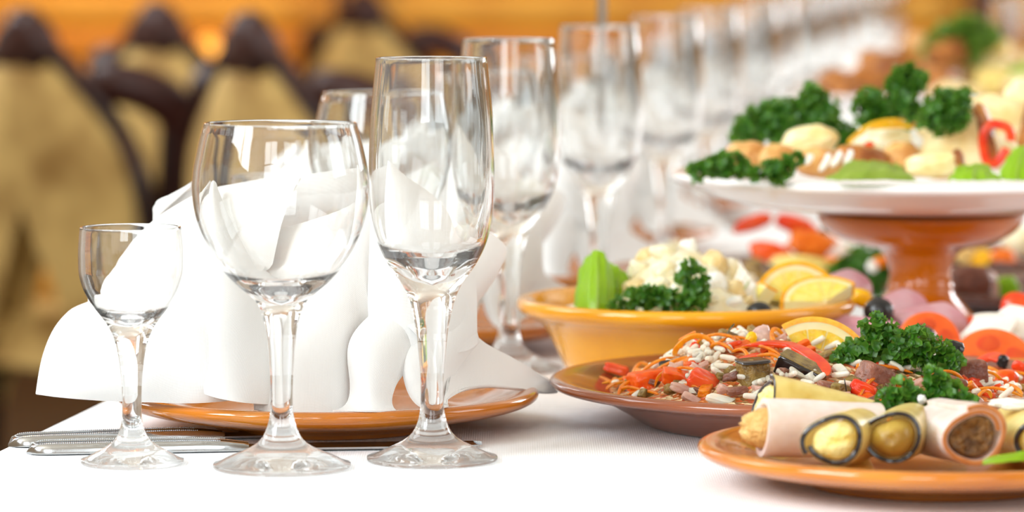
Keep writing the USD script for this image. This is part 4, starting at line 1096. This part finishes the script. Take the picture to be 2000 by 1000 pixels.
piece('egg_yolk_piece', 'crumb of yellow egg yolk on top of the creamy salad', 'egg', 1308, 486, 34, 16, 26, M['egg_filling'], 70, (0, 0, 0), 0.3, 2.6, hf=hB)
leaf('upright bright green lettuce leaf at the left end of the ochre bowl', [[P(1122, 598, 2.245), P(1150, 605, 2.225), P(1180, 606, 2.225), P(1200, 600, 2.24)], [P(1126, 560, 2.25), P(1152, 565, 2.232), P(1180, 565, 2.232), P(1200, 570, 2.245)], [P(1134, 522, 2.258), P(1156, 520, 2.245), P(1178, 525, 2.243), P(1198, 540, 2.25)], [P(1150, 506, 2.262), P(1160, 490, 2.255), P(1174, 492, 2.252), P(1188, 512, 2.258)]], M['lettuce'], ruf=0.0009, seed=1)
leaf('second lettuce leaf leaning right behind the upright one in the ochre bowl', [[P(1165, 602, 2.268), P(1205, 604, 2.258), P(1245, 602, 2.265)], [P(1168, 560, 2.272), P(1205, 552, 2.264), P(1250, 582, 2.27)], [P(1172, 510, 2.28), P(1205, 520, 2.275), P(1240, 556, 2.28)]], M['lettuce'], ruf=0.002, seed=2)
leaf('pale torn cabbage leaf right of the creamy mound, beside the lemon', [[P(1425, 560, 2.26), P(1440, 580, 2.252), P(1455, 598, 2.25)], [P(1440, 530, 2.27), P(1455, 560, 2.262), P(1475, 590, 2.258)], [P(1442, 510, 2.275), P(1465, 540, 2.268), P(1482, 570, 2.265)]], M['cream_white'], 'cabbage_leaf', 'cabbage', ruf=0.001, seed=5)
pb = [(1205, 596, 16), (1235, 585, 24), (1262, 578, 26), (1295, 585, 26), (1325, 590, 22), (1352, 586, 20), (1356, 560, 16), (1365, 580, 22), (1348, 520, 16), (1362, 540, 18), (1330, 545, 13), (1375, 553, 12)]
parsley('curly parsley sprig along the front rim of the ochre bowl', [pblob(a, b, r * 0.9, 2.218) for a, b, r in pb], P(1335, 592, 2.222), n=120, size=0.0028, seed=3)
citrus('lemon half slice leaning in the ochre bowl right of the creamy salad', P(1556, 600, 2.285), 0.0268, 8, 172, 0.009, (-18, 4, 6), M['lemon_flesh'], 6, 'lemon slice', 'lemon_slice')
citrus('lemon slice lying with its rind to the front, under the upright half slice', P(1612, 602, 2.262), 0.0265, 18, 150, 0.009, (-62, -14, 24), M['lemon_flesh'], 5, 'lemon slice', 'lemon_slice')
citrus('small lemon wedge tucked between the creamy salad and the half slice', P(1482, 600, 2.262), 0.0140, 30, 150, 0.009, (-30, -30, -40), M['lemon_flesh'], 3, 'lemon slice', 'lemon_slice')
solo('black_olive', blob((0.0078, 0.0078, 0.0066), 0.02, 1, 3, 3), M['olive'], 'black olive peeping over the front rim of the ochre bowl', 'olive', P(1483, 611, 2.238), smooth=True)

# ------------------------------------------------------------------ ham plate below the cake stand
def ham(label, pts, m=None, th=0.003, name='ham_slice'):
    C = np.array(pts); o = C.reshape(-1, 3).mean(0)
    t = thing(name, label, 'ham', o)
    part(t, 'slice', sheet(C - o, 20, 24, th, 0.001, 3), m or M['ham'], smooth=60)
    return t
def cone_roll(label, p0, p1, r0, r1, seed):
    return roll('ham_roll', label, 'ham', p0, p1, r0, r1, M['ham'], M['ham_edge'], M['ham_edge'], th=0.0022, seed=seed, turns=1.4, a0=1.0, edge_r=0.0007, stick=-0.002, both=False)
cone_roll('pink ham roll behind the black olive, left of the pedestal foot', P(1775, 598, 2.36), P(1722, 612, 2.33), 0.0095, 0.0065, 1)
cone_roll('larger pink ham roll right of the black olive, before the pedestal foot', P(1848, 630, 2.325), P(1742, 645, 2.285), 0.0110, 0.0085, 2)
cone_roll('pale pink ham roll lying low at the left of the ham plate', P(1632, 645, 2.265), P(1745, 662, 2.262), 0.0085, 0.0085, 3)
cone_roll('dull pink ham roll at the back left of the ham plate', P(1665, 560, 2.385), P(1625, 575, 2.36), 0.0095, 0.009, 4)
def olive(label, px, py, rpx, y, cut=False):
    r = rpx * y / F
    t = thing('black_olive', label, 'olive', P(px, py, y))
    m = blob((r, r, r * 0.92), 0.015, 1, 3, 4)
    part(t, 'flesh', m, M['olive'], smooth=True)
    part(t, 'stem_scar', xf(trimesh.creation.torus(r * 0.16, r * 0.05, major_sections=18, minor_sections=8), 0, 0, 0, t=(0, 0, r * 0.92)), M['olive'])
    return t
olive('whole shiny black olive on the pink ham, above the big parsley bunch', 1716, 608, 30, 2.28)
olive('black olive half sunk in the orange tomato slice behind the parsley', 1800, 664, 32, 2.235)
piece('yellow_pepper_piece', 'yellow pepper piece behind the lemon at the left of the ham plate', 'pepper', 1682, 582, 42, 34, 30, M['yellow_pepper'], 81, (0, 20, 0), 0.15, 2.6, y=2.33)
ts = trimesh.creation.cylinder(0.0185, 0.006, sections=48)
def tomato_slice(label, pos, r, th, rot, m):
    t = thing('tomato_slice', label, 'tomato', pos)
    prof = rounded([(0, -th / 2), (r * 0.93, -th / 2), (r, -th / 4), (r, th / 4), (r * 0.93, th / 2), (0, th / 2)], 2)
    mm, _ = lathe(prof, 48)
    part(t, 'flesh', xf(mm, *rot), m, smooth=50)
    for k in range(4):
        q = k * 90 + 20
        s = blob((r * 0.30, r * 0.22, th * 0.1), 0.1, 1, k, 2)
        part(t, 'seed_pocket', xf(xf(s, 0, 0, q + 90, t=(r * 0.52 * math.cos(math.radians(q)), r * 0.52 * math.sin(math.radians(q)), th * 0.5)), *rot), M['tomato'])
    return t
tomato_slice('orange tomato slice under the olive behind the parsley', P(1815, 668, 2.25), 0.0185, 0.007, (62, 10, 0), M['tomato_orange'])
tomato_slice('large orange tomato slice leaning at the right, before the white cheese', P(1942, 712, 2.225), 0.0235, 0.008, (52, 6, 0), M['tomato_orange'])
tomato_slice('smaller orange tomato slice left of the large leaning one', P(1872, 708, 2.23), 0.0165, 0.007, (40, 0, 0), M['tomato_orange'])
piece('tomato_wedge', 'red tomato wedge behind the white cheese at the right picture edge', 'tomato', 1990, 602, 74, 62, 50, M['tomato'], 83, (0, 20, 0), 0.06, 2.2, y=2.345)
piece('tomato_wedge', 'sliver of red tomato left of the white cheese', 'tomato', 1893, 632, 40, 24, 30, M['tomato'], 84, (0, -30, 0), 0.06, 2.4, y=2.325)
ham('white cheese slice lying flat in front of the tomato wedge', [[P(1872, 668, 2.265), P(1900, 676, 2.255), P(1950, 680, 2.25)], [P(1900, 640, 2.28), P(1930, 642, 2.27), P(1975, 650, 2.265)], [P(1905, 622, 2.30), P(1940, 620, 2.29), P(1990, 625, 2.285)]], M['cheese'], 0.006, 'cheese_slice').SetCustomDataByKey('category', 'cheese')
ham('white cheese slice standing behind the flat one at the right edge', [[P(1930, 655, 2.285), P(1970, 665, 2.28), P(2020, 665, 2.28)], [P(1945, 625, 2.30), P(1985, 630, 2.295), P(2025, 635, 2.295)], [P(1975, 603, 2.31), P(1995, 606, 2.305), P(2022, 612, 2.305)]], M['cheese'], 0.006, 'cheese_slice').SetCustomDataByKey('category', 'cheese')

# ------------------------------------------------------------------ chicken platter on the cake stand
def nug(label, px, py, w, h, d, y, m, seed, rot=(0, 0, 0), amp=0.2, power=2.4, cat='chicken', name='chicken_piece', group=None):
    return piece(name, label, cat, px, py, w, h, d, m, seed, rot, amp, power, y=y, group=group)
nug('tan chicken piece at the left end of the white platter behind the front parsley', 1462, 302, 82, 54, 80, 2.44, M['chicken'], 1)
nug('small browned chicken piece between the parsley tufts at the left', 1520, 312, 74, 62, 70, 2.43, M['chicken'], 2, (0, 10, 0))
nug('rounded golden chicken piece under the left parsley bunch', 1580, 276, 104, 62, 90, 2.47, M['chicken_white'], 3, (0, -8, 0))
nug('pinkish chicken piece with dressing right of the front parsley', 1600, 318, 96, 62, 80, 2.42, M['chicken'], 4, (0, 8, 0))
nug('dark roasted chicken piece striped with mayonnaise at the platter centre', 1680, 310, 110, 52, 80, 2.43, M['roast'], 5, (0, 6, 0))
nug('browned chicken piece right of the striped one', 1762, 308, 74, 62, 70, 2.44, M['chicken'], 6)
nug('white creamy heap beneath the yellow pepper strips', 1725, 278, 130, 58, 100, 2.49, M['cream'], 7, amp=0.3)
nug('white dollop of dressing under the right parsley tuft', 1812, 266, 70, 44, 70, 2.48, M['cream_white'], 8, amp=0.3, cat='sauce', name='sauce_dollop')
for k, (a, b, c, d) in enumerate([(1618, 300, 1600, 335), (1640, 296, 1622, 326), (1660, 294, 1648, 322), (1580, 304, 1570, 322)]):
    strip(('second', 'third', 'rightmost', 'leftmost')[k] + ' thin mayonnaise stripe across the dark roasted chicken', [P(a, b, 2.40), P((a + c) / 2 + 4, (b + d) / 2, 2.392), P(c, d, 2.392)], 0.004, 0.003, M['cream_white'], 'sauce_stripe', 'sauce', 'mayonnaise stripes on the chicken', n=12)
nug('red pepper crumb on the creamy heap', 1698, 282, 20, 12, 14, 2.44, M['red_pepper'], 9, cat='pepper', name='pepper_chunk')
for k, pts in enumerate([[(1664, 278), (1690, 250), (1735, 236), (1772, 238)], [(1700, 252), (1745, 246), (1790, 250)], [(1655, 282), (1668, 268), (1690, 256)]]):
    strip(['long yellow pepper strip arching over the creamy heap', 'yellow pepper strip behind the right parsley stem', 'yellow pepper tip hanging at the left of the creamy heap'][k], [P(a, b, 2.46) for a, b in pts], 0.0055, 0.0028, M['yellow_pepper'], 'pepper_strip', 'pepper')
def breast(label, px, py, w, h, y, rot, seed):
    s = y / F
    t = thing('chicken_slice', label, 'chicken', P(px, py, y))
    a = chunk((w * s, 0.022, h * s), 0.16, 2.0, seed, 3.2, 4)
    part(t, 'meat', xf(a, *rot), M['chicken_white'], smooth=50)
    b = chunk((w * s * 0.24, 0.0235, h * s * 1.02), 0.12, 2.0, seed, 2.6, 4); b.apply_translation((w * s * 0.42, 0, 0.001))
    part(t, 'crust', xf(b, *rot), M['roast'], label='golden brown crust')
    return t
breast('thick white chicken breast slice with browned right edge on the platter', 1868, 282, 150, 128, 2.47, (0, -14, -20), 31)
breast('smaller chicken breast slice lying in front, at the platter rim', 1825, 322, 110, 46, 2.41, (0, -6, -10), 32)
breast('chicken breast slice standing at the back right of the platter', 1950, 240, 120, 100, 2.53, (0, 14, 0), 33)
breast('chicken breast slice at the right picture edge of the platter', 2010, 215, 110, 120, 2.56, (0, 10, 0), 34)
pr = [(np.cos(q) * 0.0085 * (1 + 0.1 * math.sin(3 * q)), 0, np.sin(q) * 0.0125 * (1 + 0.1 * math.sin(3 * q))) for q in np.linspace(0.2, 2 * np.pi - 0.2, 40)]
solo('pepper_ring', xf(sweep(np.array(pr), circ(0.0022, 8, 0.003)), 0, 12, 0), M['red_pepper'], 'red pepper ring standing beside the chicken slices at the right', 'pepper', P(1945, 278, 2.45), smooth=True)
nug('creamy chunk inside the red pepper ring', 1955, 300, 60, 70, 50, 2.49, M['cream'], 36, amp=0.3)
def lf(label, pix, m, seed, ruf=0.002): leaf(label, [[P(*q) for q in r] for r in pix], m, ruf=ruf, seed=seed)
lf('pale lettuce leaf draped over the front rim of the white platter', [[(1612, 352, 2.345), (1680, 352, 2.338), (1790, 350, 2.345)], [(1640, 330, 2.36), (1700, 326, 2.35), (1775, 338, 2.358)], [(1660, 318, 2.39), (1710, 314, 2.38), (1755, 322, 2.385)]], M['lettuce_pale'], 11)
lf('small green lettuce leaf at the platter rim before the chicken slice', [[(1850, 350, 2.352), (1900, 352, 2.345), (1955, 350, 2.352)], [(1862, 336, 2.365), (1900, 330, 2.36), (1945, 340, 2.365)], [(1870, 328, 2.39), (1900, 322, 2.385), (1935, 330, 2.39)]], M['lettuce'], 12)
lf('green lettuce leaf rising at the right picture edge of the platter', [[(1950, 350, 2.36), (1985, 352, 2.355), (2030, 350, 2.36)], [(1962, 318, 2.38), (1990, 315, 2.372), (2030, 320, 2.375)], [(1975, 290, 2.40), (2000, 286, 2.395), (2030, 290, 2.40)]], M['lettuce'], 13)
parsley('dark parsley bunch at the left of the white platter behind the golden chicken', [pblob(a, b, r, 2.51) for a, b, r in [(1450, 255, 22), (1478, 240, 30), (1512, 228, 30), (1545, 228, 36), (1588, 195, 26), (1600, 222, 38), (1570, 248, 32), (1525, 250, 30), (1480, 262, 20), (1620, 252, 24), (1650, 262, 20), (1645, 280, 18)]], P(1560, 300, 2.51), n=90, size=0.0036, seed=4)
parsley('small parsley tuft at the left front rim of the white platter', [pblob(a, b, r, 2.375) for a, b, r in [(1358, 336, 14), (1382, 326, 18), (1410, 322, 22), (1438, 324, 22), (1452, 332, 16)]], P(1420, 345, 2.38), n=100, size=0.0034, seed=5)
parsley('little parsley tuft between two chicken pieces at the platter front', [pblob(a, b, r, 2.368) for a, b, r in [(1478, 340, 12), (1505, 332, 18), (1532, 326, 20), (1550, 312, 14), (1520, 342, 14)]], P(1520, 348, 2.372), n=100, size=0.0034, seed=6)
parsley('tall parsley sprig rising from the yellow pepper on the platter', [pblob(a, b, r, 2.49) for a, b, r in [(1768, 150, 26), (1790, 158, 20), (1752, 162, 18), (1764, 188, 22), (1700, 190, 22), (1690, 214, 24), (1712, 218, 26), (1742, 208, 18), (1775, 212, 20)]], P(1775, 262, 2.49), n=90, size=0.0036, seed=7)
parsley('round parsley tuft hanging over the chicken slice at the platter centre', [pblob(a, b, r, 2.45) for a, b, r in [(1828, 196, 22), (1858, 200, 24), (1842, 222, 34), (1866, 226, 24), (1820, 228, 22), (1845, 250, 16), (1882, 190, 16)]], P(1790, 252, 2.46), n=90, size=0.0036, seed=8)

# ------------------------------------------------------------------ blurred dishes behind
BG = 'blurred food behind the bowl'
def far(items):
    for k, (name, label, cat, px, py, w, h, y, m) in enumerate(items):
        piece(name, label, cat, px, py, w, h, min(w, h) * 0.9, M[m], 100 + k, (0, ((k * 37) % 40) - 20, 0), 0.25, 2.4, y=y)
far([('tomato_wedge', 'blurred red tomato slice beneath the left edge of the white platter', 'tomato', 1470, 436, 76, 28, 2.88, 'tomato'), ('tomato_wedge', 'blurred red tomato slice left of the pedestal top', 'tomato', 1555, 440, 82, 34, 2.88, 'tomato'),
     ('carrot_salad', 'blurred orange carrot salad above the lemon slice', 'salad', 1505, 492, 80, 40, 2.82, 'orange_pepper'), ('carrot_salad', 'blurred orange carrot heap right of the lemon, before the parsley', 'salad', 1590, 478, 100, 50, 2.85, 'carrot'), ('carrot_salad', 'blurred small orange carrot heap below the pale eggplant slice', 'salad', 1630, 520, 66, 40, 2.82, 'carrot'),
     ('eggplant_slice', 'blurred pale eggplant slice over the carrot salad behind the lemon', 'eggplant', 1565, 516, 120, 34, 2.79, 'eggplant_slice'), ('onion_piece', 'blurred creamy onion heap beside the dark parsley', 'onion', 1645, 492, 70, 40, 2.85, 'turkey'), ('black_olive', 'blurred black olive under the left of the pedestal bowl', 'olive', 1606, 468, 34, 40, 2.86, 'olive'),
     ('eggplant_slice', 'blurred olive green pickle slice left of the lemon half slice', 'pickle', 1472, 530, 44, 50, 2.79, 'eggplant_flesh'),
     ('meat_roll', 'blurred brown meat roll right of the pedestal', 'meat', 1895, 556, 84, 78, 2.66, 'meat'), ('meat_roll', 'blurred pale end of a sliced roll beside the brown meat roll', 'meat', 1936, 560, 28, 62, 2.67, 'meat_pale'), ('lettuce_leaf', 'blurred green lettuce lump at the right picture edge', 'lettuce', 1968, 562, 46, 44, 2.68, 'lettuce'),
     ('carrot_salad', 'blurred orange carrot salad at the right picture edge behind the pedestal', 'salad', 1955, 508, 60, 44, 2.96, 'carrot'), ('yellow_pepper_piece', 'blurred yellow pepper right of the pedestal bowl', 'pepper', 1912, 505, 44, 36, 2.94, 'yellow_pepper'), ('creamy_chunk', 'blurred cream coloured lump at the right picture edge under the platter', 'salad', 1990, 472, 56, 60, 3.0, 'cream'), ('carrot_salad', 'blurred orange brown lump right of the pedestal column', 'salad', 1885, 500, 40, 36, 2.94, 'tan_filling')])
parsley('dark blurred parsley bunch left of the pedestal column', [pblob(a, b, r, 2.78) for a, b, r in [(1650, 535, 26), (1680, 520, 34), (1715, 530, 34), (1735, 545, 30), (1690, 550, 32), (1710, 500, 24)]], P(1700, 560, 2.79), n=60, size=0.0042, seed=9)
far([('carrot_crumb', 'blurred orange and white crumb on the dark parsley', 'carrot', 1718, 512, 34, 22, 2.74, 'carrot'), ('cheese_crumb', 'blurred white crumb on the dark parsley', 'cheese', 1705, 520, 24, 24, 2.74, 'cheese')])
rng = random.Random(50)
def RR(x, y): return ('at the left end' if x < CG[0] - 0.045 else 'at the right end' if x > CG[0] + 0.045 else 'in the middle') + (' of the far footed platter' if y < CG[1] else ' at the back of the far footed platter')
RO = [M['roast'], M['chicken'], M['chicken_white'], M['roast'], M['eggplant_slice']]
for k in range(34):
    q, r = rng.uniform(0, 6.28), 0.142 * math.sqrt(rng.random())
    x, y = CG[0] + r * math.cos(q), CG[1] + r * math.sin(q)
    z = 0.104 + 0.055 * (1 - (r / 0.16) ** 2) * rng.uniform(0.5, 1)
    mm = xf(chunk((0.05, 0.04, 0.028), 0.3, 2, 200 + k, 2.4), rng.uniform(-25, 25), rng.uniform(-30, 30), rng.uniform(0, 180))
    solo('roast_piece', mm, RO[k % 5], 'blurred browned roast piece ' + RR(x, y), 'roast meat', (x, y, TT + z), 'roast pieces ' + RR(x, y), smooth=True)
parsley('blurred greens topping the roast on the far footed platter', [pblob(a, b, r, 3.86) for a, b, r in [(1830, 95, 26), (1865, 78, 30), (1900, 88, 28), (1850, 105, 28), (1890, 55, 22), (1925, 70, 22)]], P(1890, 120, 3.88), n=26, size=0.008, seed=12, mat_=M['far_green'])
solo('lettuce_leaf', blob((0.02, 0.02, 0.02), 0.4, 2, 9, 3), M['lettuce'], 'blurred lettuce lump at the right end of the far footed platter', 'lettuce', P(1988, 168, 3.80), smooth=True)
copy(flute, 'blurred champagne flute at the upper right picture edge', (0.555, 4.30, TT), group=None)
t = thing('pole', 'slim pale pole of a serving stand rising behind the third champagne flute', 'pole', (at(1176, 0, 3.0)[0], 3.0, TT))
part(t, 'shaft', xf(trimesh.creation.cylinder(0.0034, 0.36, sections=20), t=(0, 0, 0.18)), M['steel'])
part(t, 'base', lathe(rounded([(0, 0), (0.03, 0), (0.03, 0.004), (0.008, 0.008), (0.004, 0.02), (0, 0.02)], 2), 32)[0], M['porcelain'])
t = thing('tumbler', 'olive green glass tumbler blurred between the flutes and the white platter', 'glass', (at(1300, 470, 3.35)[0], 3.35, TT))
M['green_glass'] = mat('olive_green_glass', (120, 124, 40), (96, 100, 30), 0.1, 10)
part(t, 'body', lathe(rounded([(0, 0), (0.011, 0), (0.0125, 0.004), (0.0125, 0.05), (0.0115, 0.05), (0.0112, 0.006), (0, 0.006)], 2), 32)[0], M['green_glass'])
